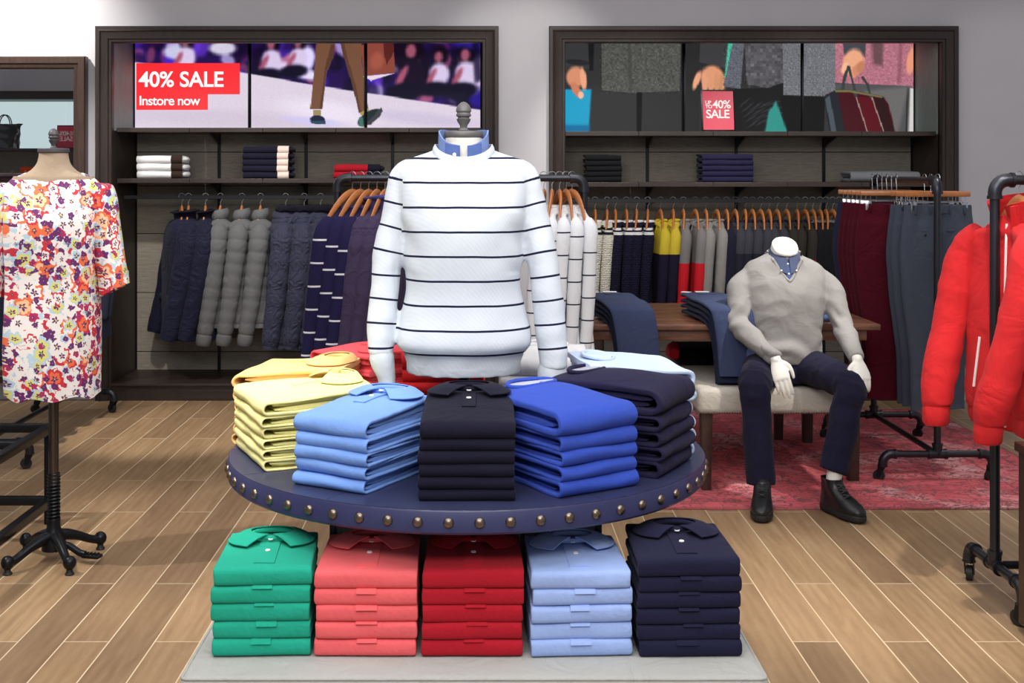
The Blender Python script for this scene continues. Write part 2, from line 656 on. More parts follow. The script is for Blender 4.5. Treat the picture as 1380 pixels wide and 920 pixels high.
def m_rug():
    m, nt, p = base('distressed_rug', 0.95)
    v = coords(nt)
    vo = N(nt, 'ShaderNodeTexVoronoi', feature='DISTANCE_TO_EDGE')
    vo.inputs['Scale'].default_value = 9
    nd = N(nt, 'ShaderNodeTexNoise')
    nd.inputs['Scale'].default_value = 7
    L(nt, v, nd.inputs['Vector'])
    add = N(nt, 'ShaderNodeVectorMath', operation='MULTIPLY_ADD')
    L(nt, nd.outputs['Color'], add.inputs[0])
    add.inputs[1].default_value = (0.22, 0.22, 0)
    L(nt, v, add.inputs[2])
    L(nt, add.outputs[0], vo.inputs['Vector'])
    fine = noise_(nt, v, 60, 4, 0.7)
    worn = noise_(nt, v, 2.2, 5, 0.6)
    motif = noise_(nt, add.outputs[0], 26, 3, 0.6, 1.0)
    base_c = ramp(nt, worn, [(0.32, rgb(166, 36, 52)), (0.5, rgb(206, 74, 88)), (0.64, rgb(218, 156, 158))])
    line = math_(nt, 'LESS_THAN', vo.outputs['Distance'], 0.055)
    pat = math_(nt, 'MULTIPLY', math_(nt, 'GREATER_THAN', motif, 0.56), math_(nt, 'GREATER_THAN', fine, 0.42))
    dk = math_(nt, 'MAXIMUM', math_(nt, 'MULTIPLY', line, math_(nt, 'GREATER_THAN', fine, 0.5)), pat)
    c = mixcol(nt, math_(nt, 'MULTIPLY', dk, 0.85), base_c, rgb(74, 24, 40))
    # border bands around the edge
    sep = N(nt, 'ShaderNodeSeparateXYZ')
    L(nt, v, sep.inputs[0])
    dx = math_(nt, 'SUBTRACT', 1.025, math_(nt, 'ABSOLUTE', sep.outputs[0]))
    dy = math_(nt, 'SUBTRACT', 1.17, math_(nt, 'ABSOLUTE', sep.outputs[1]))
    de = math_(nt, 'MINIMUM', dx, dy)
    band = ramp(nt, de, [(0, (1, 1, 1, 1)), (0.015, (0, 0, 0, 1)), (0.1, (1, 1, 1, 1)), (0.115, (0, 0, 0, 1)), (0.3, (1, 1, 1, 1)),
                         (0.315, (0, 0, 0, 1))], 'CONSTANT')
    c = mixcol(nt, math_(nt, 'MULTIPLY', band, math_(nt, 'MULTIPLY', fine, 0.9)), c, rgb(70, 26, 40))
    L(nt, mixcol(nt, math_(nt, 'MULTIPLY', fine, 0.3), c, rgb(226, 180, 176)), p.inputs['Base Color'])
    p.inputs['Specular IOR Level'].default_value = 0.1
    bump_(nt, p, fine, 0.5, 0.004)
    return m


def m_floral():
    """pansy print: each flower has five petals, a pale face, a coloured rim and a dark eye"""
    m, nt, p = base('pansy_print', 0.75)
    tc = N(nt, 'ShaderNodeTexCoord')
    sep = N(nt, 'ShaderNodeSeparateXYZ')
    L(nt, tc.outputs['Object'], sep.inputs[0])
    u = math_(nt, 'MULTIPLY_ADD', sep.outputs[1], 0.8, sep.outputs[0])
    cmb = N(nt, 'ShaderNodeCombineXYZ')
    L(nt, u, cmb.inputs[0])
    L(nt, sep.outputs[2], cmb.inputs[1])
    nd = N(nt, 'ShaderNodeTexNoise')
    nd.inputs['Scale'].default_value = 45
    nd.inputs['Detail'].default_value = 2
    L(nt, cmb.outputs[0], nd.inputs['Vector'])
    add = N(nt, 'ShaderNodeVectorMath', operation='MULTIPLY_ADD')
    L(nt, nd.outputs['Color'], add.inputs[0])
    add.inputs[1].default_value = (0.022, 0.022, 0)
    L(nt, cmb.outputs[0], add.inputs[2])
    W_, Y_, P_, R_, O_, B_, M_ = (rgb(240, 234, 230), rgb(222, 218, 122), rgb(100, 36, 104), rgb(208, 46, 58), rgb(236, 112, 66),
                                  rgb(184, 210, 228), rgb(180, 36, 92))
    PK = rgb(244, 196, 150)

    def flowers(col, scale, size, faces, rims, seed, keep, eye=0.2, face=0.66, petals=2.5):
        mp = N(nt, 'ShaderNodeMapping')
        mp.inputs['Location'].default_value = (seed, seed * 0.7, 0)
        L(nt, add.outputs[0], mp.inputs[0])
        vo = N(nt, 'ShaderNodeTexVoronoi', voronoi_dimensions='2D')
        vo.inputs['Scale'].default_value = scale
        vo.inputs['Randomness'].default_value = 0.85
        L(nt, mp.outputs[0], vo.inputs['Vector'])
        loc = N(nt, 'ShaderNodeVectorMath', operation='SUBTRACT')
        L(nt, mp.outputs[0], loc.inputs[0])
        L(nt, vo.outputs['Position'], loc.inputs[1])
        s3 = N(nt, 'ShaderNodeSeparateXYZ')
        L(nt, loc.outputs[0], s3.inputs[0])
        sc = N(nt, 'ShaderNodeSeparateColor')
        L(nt, vo.outputs['Color'], sc.inputs[0])
        ang = math_(nt, 'ARCTAN2', s3.outputs[1], s3.outputs[0])
        ang = math_(nt, 'MULTIPLY_ADD', sc.outputs[2], 6.0, ang)
        lobe = math_(nt, 'ABSOLUTE', math_(nt, 'COSINE', math_(nt, 'MULTIPLY', ang, petals)))
        rad = math_(nt, 'MULTIPLY', math_(nt, 'MULTIPLY_ADD', lobe, 0.32, 0.68), size)
        d = math_(nt, 'DIVIDE', vo.outputs['Distance'], rad)
        nf, nr = len(faces), len(rims)
        fc = ramp(nt, sc.outputs[0], [(i / nf, c) for i, c in enumerate(faces)], 'CONSTANT')
        rc = ramp(nt, sc.outputs[0], [(i / nr, c) for i, c in enumerate(rims)], 'CONSTANT')
        c = mixcol(nt, math_(nt, 'GREATER_THAN', d, face), fc, rc)
        eyer = math_(nt, 'MULTIPLY_ADD', lobe, 0.22, eye * 0.6)
        c = mixcol(nt, math_(nt, 'LESS_THAN', d, eyer), c, P_)
        c = mixcol(nt, math_(nt, 'LESS_THAN', d, eye * 0.42), c, Y_)
        on = math_(nt, 'MULTIPLY', math_(nt, 'LESS_THAN', d, 1.0), math_(nt, 'LESS_THAN', sc.outputs[1], keep))
        return mixcol(nt, on, col, c)
    n0 = noise_(nt, add.outputs[0], 26, 2)
    col = ramp(nt, n0, [(0, rgb(188, 212, 228)), (0.42, W_), (0.60, R_), (0.63, W_), (0.70, O_)], 'CONSTANT')
    col = flowers(col, 26, 0.55, [P_, M_, P_, R_, B_], [P_, M_, P_, R_, W_], 5.3, 0.62)
    col = flowers(col, 15, 0.60, [W_, O_, W_, Y_, PK, W_, W_], [O_, R_, W_, B_, O_, R_, W_], 0.0, 0.74, 0.22, 0.70)
    col = flowers(col, 19, 0.56, [Y_, W_, O_, W_, Y_, B_], [B_, R_, O_, W_, B_, W_], 3.1, 0.5, 0.26, 0.70)
    col = flowers(col, 34, 0.50, [P_, P_, P_, M_], [P_, P_, P_, M_], 9.1, 0.20)
    L(nt, col, p.inputs['Base Color'])
    bump_(nt, p, noise_(nt, tc.outputs['Object'], 18, 3), 0.25, 0.006)
    return m


def m_wall():
    m, nt, p = base('painted_wall', 0.85)
    v = coords(nt)
    n = noise_(nt, v, 3, 3)
    L(nt, mixcol(nt, n, rgb(198, 197, 204), rgb(208, 207, 212)), p.inputs['Base Color'])
    bump_(nt, p, noise_(nt, v, 200, 2), 0.05, 0.001)
    return m


m_wallpaint = m_wall()

# ------------------------------------------------------------------ the room
floor = struct('floor', MB().bx(-7.5, 5.5, -1.5, 9.2, -0.1, 0.0), m_floor())
wall = MB()
# back wall, left open where the two alcoves are let in
WY0, WY1 = 8.40, 9.1
for x0, x1, z0, z1 in ((-7.5, -2.54, 0, 3.4), (-2.54, 0.08, 2.47, 3.4), (0.08, 0.49, 0, 3.4), (0.49, 3.17, 2.47, 3.4), (3.17, 5.5, 0, 3.4)):
    wall.bx(x0, x1, WY0, WY1, z0, z1)
struct('wall_back', wall, m_wallpaint)
struct('ceiling', MB().bx(-7.5, 5.5, -1.5, 9.2, 3.4, 3.5), plain('ceiling_paint', rgb(225, 225, 226), 0.9))
struct('baseboard_back', MB().bx(3.2, 5.5, 8.375, 8.4, 0, 0.12, 0.004), m_wallpaint)


# ------------------------------------------------------------------ the two alcove shelving units
def alcove(side, xi0, xi1, dz, ups, label):
    t = thing('alcove_shelving', label, 'shelving', ((xi0 + xi1) / 2, 8.62, 0))
    ox, oy = (xi0 + xi1) / 2, 8.62

    def P(mb):
        return mb.deform(lambda p: (p.x - ox, p.y - oy, p.z))
    yb = 8.93
    fr = MB()
    ft, fi = 2.492, 2.392
    fw = 0.108
    # moulded surround: three stepped bands
    fr.mould(xi0 - fw, xi1 + fw, 0, ft, [(0, 8.42), (0, 8.338), (0.004, 8.332), (0.024, 8.332), (0.027, 8.322), (0.034, 8.318), (0.038, 8.326), (0.050, 8.330),
                                         (0.084, 8.336), (0.088, 8.344), (fw - 0.004, 8.346), (fw, 8.352), (fw, 8.42)])
    P(fr).obj('frame', m_espresso, t, 30)
    for x0, x1 in ((xi0 - 0.03, xi0), (xi1, xi1 + 0.03)):
        lo = MB().bx(x0, x1, 8.40, yb + 0.03, 0, 1.80 + dz)
        P(lo).obj('side_panel', m_espresso, t, False)
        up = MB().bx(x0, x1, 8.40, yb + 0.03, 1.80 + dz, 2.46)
        P(up).obj('upper_side_panel', m_sidewood_lit, t, False)
    P(MB().bx(xi0 - 0.03, xi1 + 0.03, 8.40, yb + 0.06, 2.44, 2.468)).obj('top_panel', m_espresso_x, t, False)
    # weathered back boards, seamed
    xs = [xi0] + ups + [xi1]
    for a, b in zip(xs[:-1], xs[1:]):
        for z0, z1 in ((0.0, 0.24), (0.245, 0.66), (0.665, 1.08), (1.085, 1.42), (1.425, 1.66), (1.665, 2.44)):
            P(MB().bx(a + 0.009, b - 0.009, yb, yb + 0.02, z0, z1, 0.002)).obj('back_board', m_weathered, t, False)
    P(MB().bx(xi0, xi1, yb + 0.02, yb + 0.04, 0, 2.44)).obj('backing', m_black, t, False)
    for x in ups:
        P(MB().bx(x - 0.011, x + 0.011, yb - 0.012, yb + 0.02, 0.1, 1.80 + dz, 0.002)).obj('upright_channel', m_black, t, False)
    P(MB().bx(xi0, xi1, 8.345, yb, 0, 0.10, 0.003).bx(xi0, xi1, 8.33, yb, 0.098, 0.116, 0.003)).obj('plinth', m_espresso_x, t, False)
    for z in (1.79 + dz, 1.447 + dz):
        w3 = (xi1 - xi0) / 5
        cuts = [xi0 + 0.004, xi0 + w3, xi0 + 2 * w3, xi0 + 3 * w3, xi0 + 4 * w3, xi1 - 0.004]
        for a, b in zip(cuts[:-1], cuts[1:]):
            P(MB().bx(a + 0.001, b - 0.001, 8.45, yb - 0.012, z, z + 0.03, 0.002)).obj('shelf', m_espresso_x, t, False)
        for x in ups:
            br = MB()
            br.add([(x - 0.006, yb - 0.01, z), (x - 0.006, 8.56, z), (x - 0.006, yb - 0.01, z - 0.075),
                    (x + 0.006, yb - 0.01, z), (x + 0.006, 8.56, z), (x + 0.006, yb - 0.01, z - 0.075)],
                   [(0, 1, 2), (5, 4, 3), (0, 3, 4, 1), (1, 4, 5, 2), (0, 2, 5, 3)])
            P(br).obj('shelf_bracket', m_black, t, False)
    rz = 1.362 + dz
    P(MB().bx(xi0 + 0.01, xi1 - 0.01, 8.593, 8.607, rz - 0.026, rz, 0.002)).obj('hanging_rail', m_rail, t, False)
    for x in ups:
        P(MB().bx(x - 0.008, x + 0.008, 8.60, yb - 0.01, rz - 0.03, rz - 0.012)).obj('rail_arm', m_black, t, False)
    return t


alcove('left', -2.457, 0.010, 0.0, [-1.862, -1.243, -0.628], 'dark wood alcove shelving below the runway video screens, holding coats and jackets')
alcove('right', 0.563, 3.070, -0.025, [1.185, 1.817, 2.440], 'dark wood alcove shelving below the dark coat pictures, holding jumpers on its rail')


# ------------------------------------------------------------------ pictures on the video screens
class Paint:
    """a small painter: fills shapes on an array, in photo-sized pixels relative to the screen wall"""

    def __init__(self, x0, y0, w, h, bgc):
        self.x0, self.y0, self.w, self.h = x0, y0, w, h
        self.a = np.zeros((h, w, 3)) + np.array(bgc, float)
        self.X, self.Y = np.meshgrid(np.arange(w) + x0 + 0.5, np.arange(h) + y0 + 0.5)

    def put(self, mask, c, al=1.0):
        m = (mask * al)[..., None]
        self.a = self.a * (1 - m) + np.array(c, float) * m

    def ell(self, cx, cy, rx, ry, c, rot=0.0, soft=0.15, al=1.0):
        dx, dy = self.X - cx, self.Y - cy
        ca, sa = math.cos(rot), math.sin(rot)
        u, v = (dx * ca + dy * sa) / rx, (-dx * sa + dy * ca) / ry
        d = np.sqrt(u * u + v * v)
        self.put(np.clip((1 - d) / max(soft, 1e-3) + 0.5, 0, 1), c, al)

    def poly(self, pts, c, al=1.0, soft=0.7):
        inside = np.zeros(self.X.shape, bool)
        dist = np.full(self.X.shape, 1e9)
        n = len(pts)
        for i in range(n):
            (xa, ya), (xb, yb) = pts[i], pts[(i + 1) % n]
            cond = (ya > self.Y) != (yb > self.Y)
            with np.errstate(divide='ignore', invalid='ignore'):
                xi = (xb - xa) * (self.Y - ya) / ((yb - ya) if yb != ya else 1e-9) + xa
            inside ^= cond & (self.X < xi)
            ex, ey = xb - xa, yb - ya
            tt = np.clip(((self.X - xa) * ex + (self.Y - ya) * ey) / (ex * ex + ey * ey + 1e-9), 0, 1)
            dist = np.minimum(dist, np.hypot(self.X - xa - tt * ex, self.Y - ya - tt * ey))
        sd = np.where(inside, dist, -dist)
        self.put(np.clip(sd / soft + 0.5, 0, 1), c, al)

    def blur(self, k):
        for ax in (0, 1):
            p = np.pad(self.a, [(k, k) if i == ax else (0, 0) for i in range(3)], mode='edge')
            self.a = sum(np.take(p, range(i, i + self.a.shape[ax]), axis=ax) for i in range(2 * k + 1)) / (2 * k + 1)

    def grain(self, x0, y0, x1, y1, amp, seed, size=1):
        r = np.random.RandomState(seed)
        h, w = self.a.shape[:2]
        g = r.randn(h // size + 1, w // size + 1)
        g = np.kron(g, np.ones((size, size)))[:h, :w]
        m = ((self.X > x0) & (self.X < x1) & (self.Y > y0) & (self.Y < y1))[..., None]
        self.a = np.clip(self.a * (1 + m * amp * g[..., None]), 0, 255)


def runway():
    P = Paint(180, 50, 474, 128, (34, 14, 74))
    r = random.Random(5)
    pal = [(62, 36, 190), (96, 52, 200), (20, 8, 40), (12, 8, 26), (16, 8, 34), (30, 10, 60), (190, 176, 230), (130, 60, 100), (60, 10, 80),
           (100, 30, 110), (40, 26, 150), (24, 14, 60)]
    for k in range(130):
        x = r.uniform(180, 654)
        y = r.uniform(50, 84 + (x - 180) * 0.14)
        P.ell(x, y, r.uniform(4, 14), r.uniform(6, 18), r.choice(pal), r.uniform(-1, 1), 0.4, 0.75)
    for x, y, c in ((585, 85, (20, 10, 40)), (560, 100, (14, 8, 30)), (620, 115, (16, 10, 40)), (637, 100, (205, 185, 225)), (545, 70, (20, 8, 30))):
        P.ell(x, y, 18, 26, c, 0.2, 0.4)
    for x, y, rx, ry, rot, c in ((628, 80, 9, 12, 0, (140, 62, 100)), (552, 95, 7, 22, 0.6, (150, 60, 90)), (550, 126, 14, 8, 0.5, (170, 80, 120)),
                                 (572, 130, 12, 8, 0.3, (160, 80, 120)), (600, 80, 8, 10, 0, (130, 60, 100)), (380, 85, 5, 18, 0.8, (170, 100, 140)),
                                 (358, 100, 16, 6, -0.3, (180, 110, 130)), (392, 92, 24, 8, 0.1, (215, 200, 235)), (412, 100, 22, 7, 0.2, (220, 210, 240)),
                                 (300, 65, 18, 9, 0, (200, 195, 215)), (240, 70, 20, 10, 0, (190, 190, 220)), (412, 80, 12, 18, 0.2, (215, 205, 245))):
        P.ell(x, y, rx, ry, c, rot, 0.35)
    for x, y, k in ((628, 82, 1.0), (592, 84, 0.9), (555, 78, 1.15), (250, 62, 0.9), (366, 66, 0.9), (402, 64, 0.8)):
        # a seated guest: dark hair, face, top and lap
        P.ell(x + 2 * k, y - 10 * k, 12 * k, 16 * k, (18, 8, 24), 0.1, 0.3)
        P.ell(x - 1 * k, y - 8 * k, 6 * k, 8 * k, (150, 78, 100), 0.1, 0.3)
        P.ell(x, y + 18 * k, 15 * k, 17 * k, (206, 190, 222) if k < 1.1 else (22, 10, 34), 0.1, 0.3)
        P.ell(x - 12 * k, y + 22 * k, 4 * k, 15 * k, (158, 80, 104), 0.5, 0.3)
        P.ell(x - 8 * k, y + 40 * k, 24 * k, 11 * k, (14, 10, 34), -0.1, 0.3)
    P.poly([(600, 50), (656, 50), (656, 70), (612, 60)], (60, 40, 210), 0.6, 6)
    P.poly([(636, 56), (646, 54), (650, 108), (640, 112)], (14, 8, 34), 0.8, 3)
    P.blur(2)
    P.poly([(178, 84), (325, 97), (420, 114), (500, 126), (600, 141), (656, 149), (656, 180), (178, 180)], (212, 200, 216), 1, 2)
    P.ell(300, 160, 130, 12, (196, 182, 200), 0.05, 0.9, 0.6)
    P.ell(440, 150, 60, 14, (232, 222, 236), 0.15, 0.9, 0.7)
    P.ell(420, 163, 40, 5, (196, 190, 236), 0.1, 0.7, 0.7)
    P.ell(570, 160, 70, 8, (190, 178, 206), 0.1, 0.9, 0.6)
    br, bd = (112, 76, 56), (72, 46, 38)
    P.poly([(427, 50), (451, 50), (449, 78), (441, 96), (434, 147), (418, 147), (422, 108), (425, 84)], br)
    P.poly([(440, 96), (449, 78), (451, 60), (446, 60), (438, 92), (431, 147), (434, 147)], bd, 0.7)
    P.poly([(457, 50), (487, 50), (487, 82), (492, 112), (496, 146), (484, 153), (474, 112), (463, 76)], br)
    P.poly([(463, 76), (474, 112), (484, 153), (487, 151), (478, 110), (468, 76), (461, 50), (457, 50)], bd, 0.6)
    P.poly([(422, 148), (433, 148), (433, 156), (422, 156)], (150, 132, 92))
    P.ell(428, 161, 10, 6, (24, 30, 58), 0.1)
    P.poly([(418, 163), (439, 163), (439, 167), (419, 166)], (40, 70, 84))
    P.poly([(485, 152), (497, 146), (498, 152), (490, 160)], (170, 140, 80))
    P.ell(498, 158, 18, 8, (26, 40, 48), -0.55)
    P.poly([(487, 168), (500, 168), (516, 150), (514, 144), (498, 162)], (58, 60, 66))
    P.poly([(484, 158), (489, 158), (490, 171), (484, 170)], (60, 110, 96))
    P.poly([(486, 62), (498, 57), (530, 56), (533, 97), (490, 103)], (134, 66, 54))
    P.poly([(517, 57), (530, 57), (531, 70), (521, 88), (518, 76)], (84, 34, 32))
    P.ell(508, 82, 9, 12, (168, 92, 72), 0.2, 0.6, 0.6)
    P.poly([(489, 103), (533, 98), (500, 109)], (222, 205, 216))
    P.grain(180, 50, 660, 180, 0.012, 4)
    return P


def coats():
    P = Paint(740, 50, 500, 130, (46, 46, 47))
    # teal light between the figures
    P.poly([(760, 120), (797, 120), (793, 180), (760, 180)], (26, 150, 190), 1, 3)
    P.poly([(760, 168), (795, 168), (795, 180), (760, 180)], (12, 92, 140), 0.8, 4)
    P.poly([(760, 50), (795, 50), (795, 92), (763, 94), (755, 94)], (52, 53, 54))
    P.ell(778, 84, 16, 4, (36, 36, 38), 0.1)
    P.poly([(792, 50), (801, 50), (800, 95), (794, 95)], (24, 24, 26))
    P.ell(776, 104, 13, 14, (206, 136, 104), 0.1, 0.3)
    P.ell(786, 106, 4, 15, (226, 160, 124), -0.1, 0.4)
    P.ell(777, 122, 5, 12, (196, 120, 88), -0.5, 0.4)
    P.ell(783, 128, 4, 5, (236, 176, 150), 0, 0.4)
    P.poly([(811, 50), (918, 50), (916, 122), (880, 124), (850, 125), (811, 121)], (78, 79, 75))
    P.grain(808, 50, 920, 126, 0.10, 3, 2)
    P.poly([(846, 50), (850, 50), (852, 124), (848, 124)], (60, 60, 58), 0.6)
    P.poly([(858, 124), (865, 124), (864, 180), (858, 180)], (8, 8, 9))
    P.poly([(918, 50), (923, 50), (923, 180), (918, 180)], (30, 30, 31))
    P.poly([(924, 50), (944, 50), (942, 180), (924, 180)], (40, 40, 41))
    P.poly([(944, 50), (982, 50), (977, 96), (942, 88)], (58, 58, 60))
    P.poly([(942, 84), (977, 92), (977, 99), (942, 90)], (40, 40, 42))
    P.ell(960, 104, 16, 15, (214, 146, 110), 0.3, 0.3)
    for k, x in enumerate((939, 950, 958, 966, 973)):
        P.ell(x, 108 + (k > 0) * 4, 4, 13, (226 - 8 * k, 158 - 6 * k, 122 - 6 * k), 0.35 if k == 0 else 0, 0.5)
    P.poly([(982, 50), (990, 50), (986, 100), (976, 105)], (70, 176, 150), 1, 2)
    P.poly([(989, 50), (1004, 50), (998, 119), (975, 116)], (92, 94, 104))
    P.grain(974, 50, 1003, 120, 0.13, 8)
    P.poly([(1003, 50), (1072, 50), (1070, 110), (1034, 118), (1006, 114)], (84, 82, 86))
    P.grain(1003, 50, 1072, 118, 0.10, 9, 4)
    P.poly([(990, 119), (1035, 118), (1078, 105), (1078, 180), (980, 180)], (22, 22, 24))
    for k in range(16):
        P.ell(1004 + k * 3, 138 + (k * 7) % 30, 10, 0.8, (58, 60, 66), -0.7 + k * 0.03, 0.8, 0.8)
    P.poly([(1036, 150), (1046, 136), (1060, 175), (1060, 180), (1030, 180)], (46, 138, 128), 1, 3)
    P.poly([(1055, 50), (1126, 50), (1126, 130), (1056, 128)], (106, 107, 112))
    P.grain(1055, 50, 1126, 130, 0.12, 11)
    P.poly([(1050, 129), (1112, 130), (1110, 180), (1062, 180)], (14, 14, 16))
    P.poly([(1126, 50), (1236, 50), (1236, 117), (1172, 114), (1126, 112)], (170, 108, 122))
    P.grain(1126, 50, 1236, 117, 0.06, 12, 2)
    P.poly([(1174, 50), (1191, 50), (1189, 90), (1177, 86)], (84, 64, 66), 0.8, 5)
    P.poly([(1212, 50), (1217, 50), (1214, 112), (1209, 112)], (120, 70, 82), 0.6, 4)
    P.ell(1228, 82, 6, 18, (222, 146, 118), 0.15, 0.4)
    P.poly([(1126, 113), (1172, 114), (1222, 116), (1220, 180), (1126, 180)], (78, 78, 80))
    P.poly([(1165, 122), (1225, 116), (1210, 180), (1180, 180)], (112, 110, 108), 0.7, 6)
    P.poly([(1226, 118), (1236, 118), (1236, 180), (1224, 180)], (200, 198, 196), 1, 3)
    P.poly([(1135, 50), (1167, 50), (1166, 78), (1150, 66), (1138, 76)], (66, 68, 76))
    P.ell(1150, 84, 14, 18, (226, 160, 126), 0.25, 0.3)
    P.ell(1139, 92, 5, 8, (236, 176, 142), 0.4, 0.4)
    for k in range(3):
        P.ell(1150 + k * 5, 98 - k * 4, 5, 8, (214 - k * 14, 140 - k * 10, 108 - k * 8), 0.3, 0.4)
    P.poly([(1112, 128), (1126, 121), (1145, 121), (1190, 130), (1198, 142), (1207, 180), (1120, 180)], (64, 14, 24), 1, 2)
    P.poly([(1110, 130), (1124, 122), (1128, 122), (1140, 180), (1118, 180)], (30, 34, 40))
    P.poly([(1112, 134), (1118, 128), (1128, 180), (1121, 180)], (70, 78, 86))
    P.poly([(1155, 130), (1176, 132), (1190, 180), (1168, 180)], (88, 16, 28), 0.9, 2)
    P.poly([(1178, 132), (1192, 132), (1206, 180), (1190, 180)], (38, 22, 20), 0.8, 4)
    for a, b in (((1153, 131), (1169, 180)), ((1174, 131), (1191, 180))):
        P.poly([a, (a[0] + 1.6, a[1]), (b[0] + 1.6, b[1]), b], (150, 134, 124))
    for pts in ([(1133, 121), (1136, 104), (1142, 88), (1145, 90), (1140, 106), (1138, 121)], [(1142, 90), (1148, 112), (1152, 132), (1156, 130), (1150, 108), (1145, 88)],
                [(1160, 104), (1168, 116), (1172, 132), (1175, 131), (1171, 114), (1163, 102)]):
        P.poly(pts, (58, 60, 60))
    P.poly([(1125, 121), (1145, 121), (1190, 130), (1188, 132), (1144, 124), (1126, 124)], (120, 122, 74), 0.8)
    P.grain(740, 50, 1240, 180, 0.015, 5)
    return P


def screens(paint, edges, ypix, z0, z1, labels, group):
    out = []
    scr_mat = emit_attr('screen_picture_' + str(paint.x0), 1.12)
    d = 8.86
    for k in range(3):
        xa, xb = edges[k] + 0.012, edges[k + 1] - 0.012
        t = thing('video_screen', labels[k], 'screen', ((xa + xb) / 2, d, z0), 0, group)
        w, h = xb - xa, z1 - z0
        b = MB()
        b.bx(-w / 2 - 0.011, w / 2 + 0.011, 0.004, 0.045, -0.01, h + 0.01, 0.003)
        b.obj('casing', m_black, t)
        nx, ny = 172, 124
        vs, fs, cs = [], [], []
        px0 = 648 + xa * 1690 / d
        px1 = 648 + xb * 1690 / d
        py0 = 230 - (z1 - 1.53) * 1690 / d
        py1 = 230 - (z0 - 1.53) * 1690 / d
        for j in range(ny + 1):
            for i in range(nx + 1):
                u, v = i / nx, j / ny
                vs.append((-w / 2 + u * w, 0, h - v * h))
                ix = int(np.clip(px0 + u * (px1 - px0) - paint.x0, 0, paint.w - 1))
                iy = int(np.clip(py0 + v * (py1 - py0) - paint.y0, 0, paint.h - 1))
                c = paint.a[iy, ix]
                cs.extend((lin(c[0]), lin(c[1]), lin(c[2]), 1))
        for j in range(ny):
            for i in range(nx):
                a = j * (nx + 1) + i
                fs.append((a, a + nx + 1, a + nx + 2, a + 1))
        mb = MB()
        mb.v, mb.f = [Vector(p) for p in vs], fs
        me = bpy.data.meshes.new('display')
        me.from_pydata(vs, [], fs)
        ca = me.color_attributes.new('picture', 'FLOAT_COLOR', 'POINT')
        ca.data.foreach_set('color', cs)
        me.materials.append(scr_mat)
        o = bpy.data.objects.new('display', me)
        COL.objects.link(o)
        o.parent = t
        out.append(t)
    return out


LS = screens(runway(), [-2.455, -1.634, -0.814, 0.008], None, 1.832, 2.43,
             ['video screen showing a red sale banner over a catwalk edge', 'video screen showing brown trousers walking on a catwalk',
              'video screen showing a brown bag and seated catwalk audience'], None)
RS = screens(coats(), [0.565, 1.434, 2.27, 3.068], None, 1.805, 2.43,
             ['screen picture of a dark furry coat and a hand beside blue light', 'screen picture of a hand and grey textured coats behind the small sale sign',
              'screen picture of a hand carrying a burgundy briefcase'], None)


def text(body, size, loc, mat, parent, name, rot=(PI / 2, 0, 0), bold=0.0, align='LEFT', space=1.0):
    c = bpy.data.curves.new(name, 'FONT')
    c.body = body
    c.size = size
    c.offset = bold
    c.extrude = 0.0006
    c.align_x = align
    c.space_character = space
    o = bpy.data.objects.new('tmp', c)
    COL.objects.link(o)
    dg = bpy.context.evaluated_depsgraph_get()
    me = bpy.data.meshes.new_from_object(o.evaluated_get(dg))
    bpy.data.objects.remove(o)
    o = bpy.data.objects.new(name, me)
    COL.objects.link(o)
    me.materials.clear()
    me.materials.append(mat)
    o.location = loc
    o.rotation_euler = rot
    o.parent = parent
    return o


g_red = glow('banner_red', rgb(246, 34, 44), 1.05)
g_white = glow('banner_white', rgb(255, 255, 255), 1.05)
t = LS[0]
sx = t.location.x
S = 8.855 / 1690
bx0 = (182 - 648) * S - sx


def zz(y):
    return 1.53 + (230 - y) * S - 1.832


ban = MB().bx(bx0 + 0.008, (323 - 648) * S - sx, -0.0035, -0.001, zz(127), zz(85)).bx(bx0 + 0.008, (280 - 648) * S - sx, -0.0035, -0.001, zz(148), zz(127))
bo = ban.obj('sale_banner', g_red, t, False)
text('40% SALE', 0.150, ((187 - 648) * S - sx, -0.005, zz(116.5)), g_white, bo, 'lettering', bold=0.0028, space=0.98)
text('Instore now', 0.094, ((187 - 648) * S - sx, -0.005, zz(141.5)), g_white, bo, 'lettering', bold=0.0012, space=0.93)

m_signred = plain('sign_red', rgb(206, 62, 86), 0.4)
m_signwhite = plain('sign_lettering', rgb(245, 235, 236), 0.5)


def sale_sign(loc, rz, label):
    t = thing('sale_sign', label, 'sign', loc, rz)
    tilt = Matrix.Rotation(math.radians(-8), 4, 'X')
    mb = MB()
    mb.box((0, 0.004, 0.145), (0.232, 0.008, 0.288), 0.002)
    mb.box((0, 0.012, 0.004), (0.2, 0.06, 0.006), 0.001)
    mb.deform(lambda p: tilt @ p if p.z > 0.008 else p)
    mb.obj('holder', m_black, t)
    pan = MB().box((0, -0.002, 0.145), (0.21, 0.004, 0.266))
    pan.deform(lambda p: tilt @ p)
    po = pan.obj('poster', m_signred, t, False)
    r = (PI / 2 - math.radians(8), 0, 0)
    for b, s, x, z, bo in (('UP', 0.034, -0.088, 0.188, 0.0005), ('TO', 0.034, -0.088, 0.16, 0.0005), ('40%', 0.078, -0.038, 0.16, 0.001), ('SALE', 0.082, -0.086, 0.092, 0.001)):
        p = tilt @ Vector((x, -0.006, z))
        text(b, s, p, m_signwhite, po, 'lettering', r, bo, space=0.92)
    return t


sale_sign((1.613, 8.50, 1.7955), 0.05, 'small red sale sign standing on shelf in front of a screen')

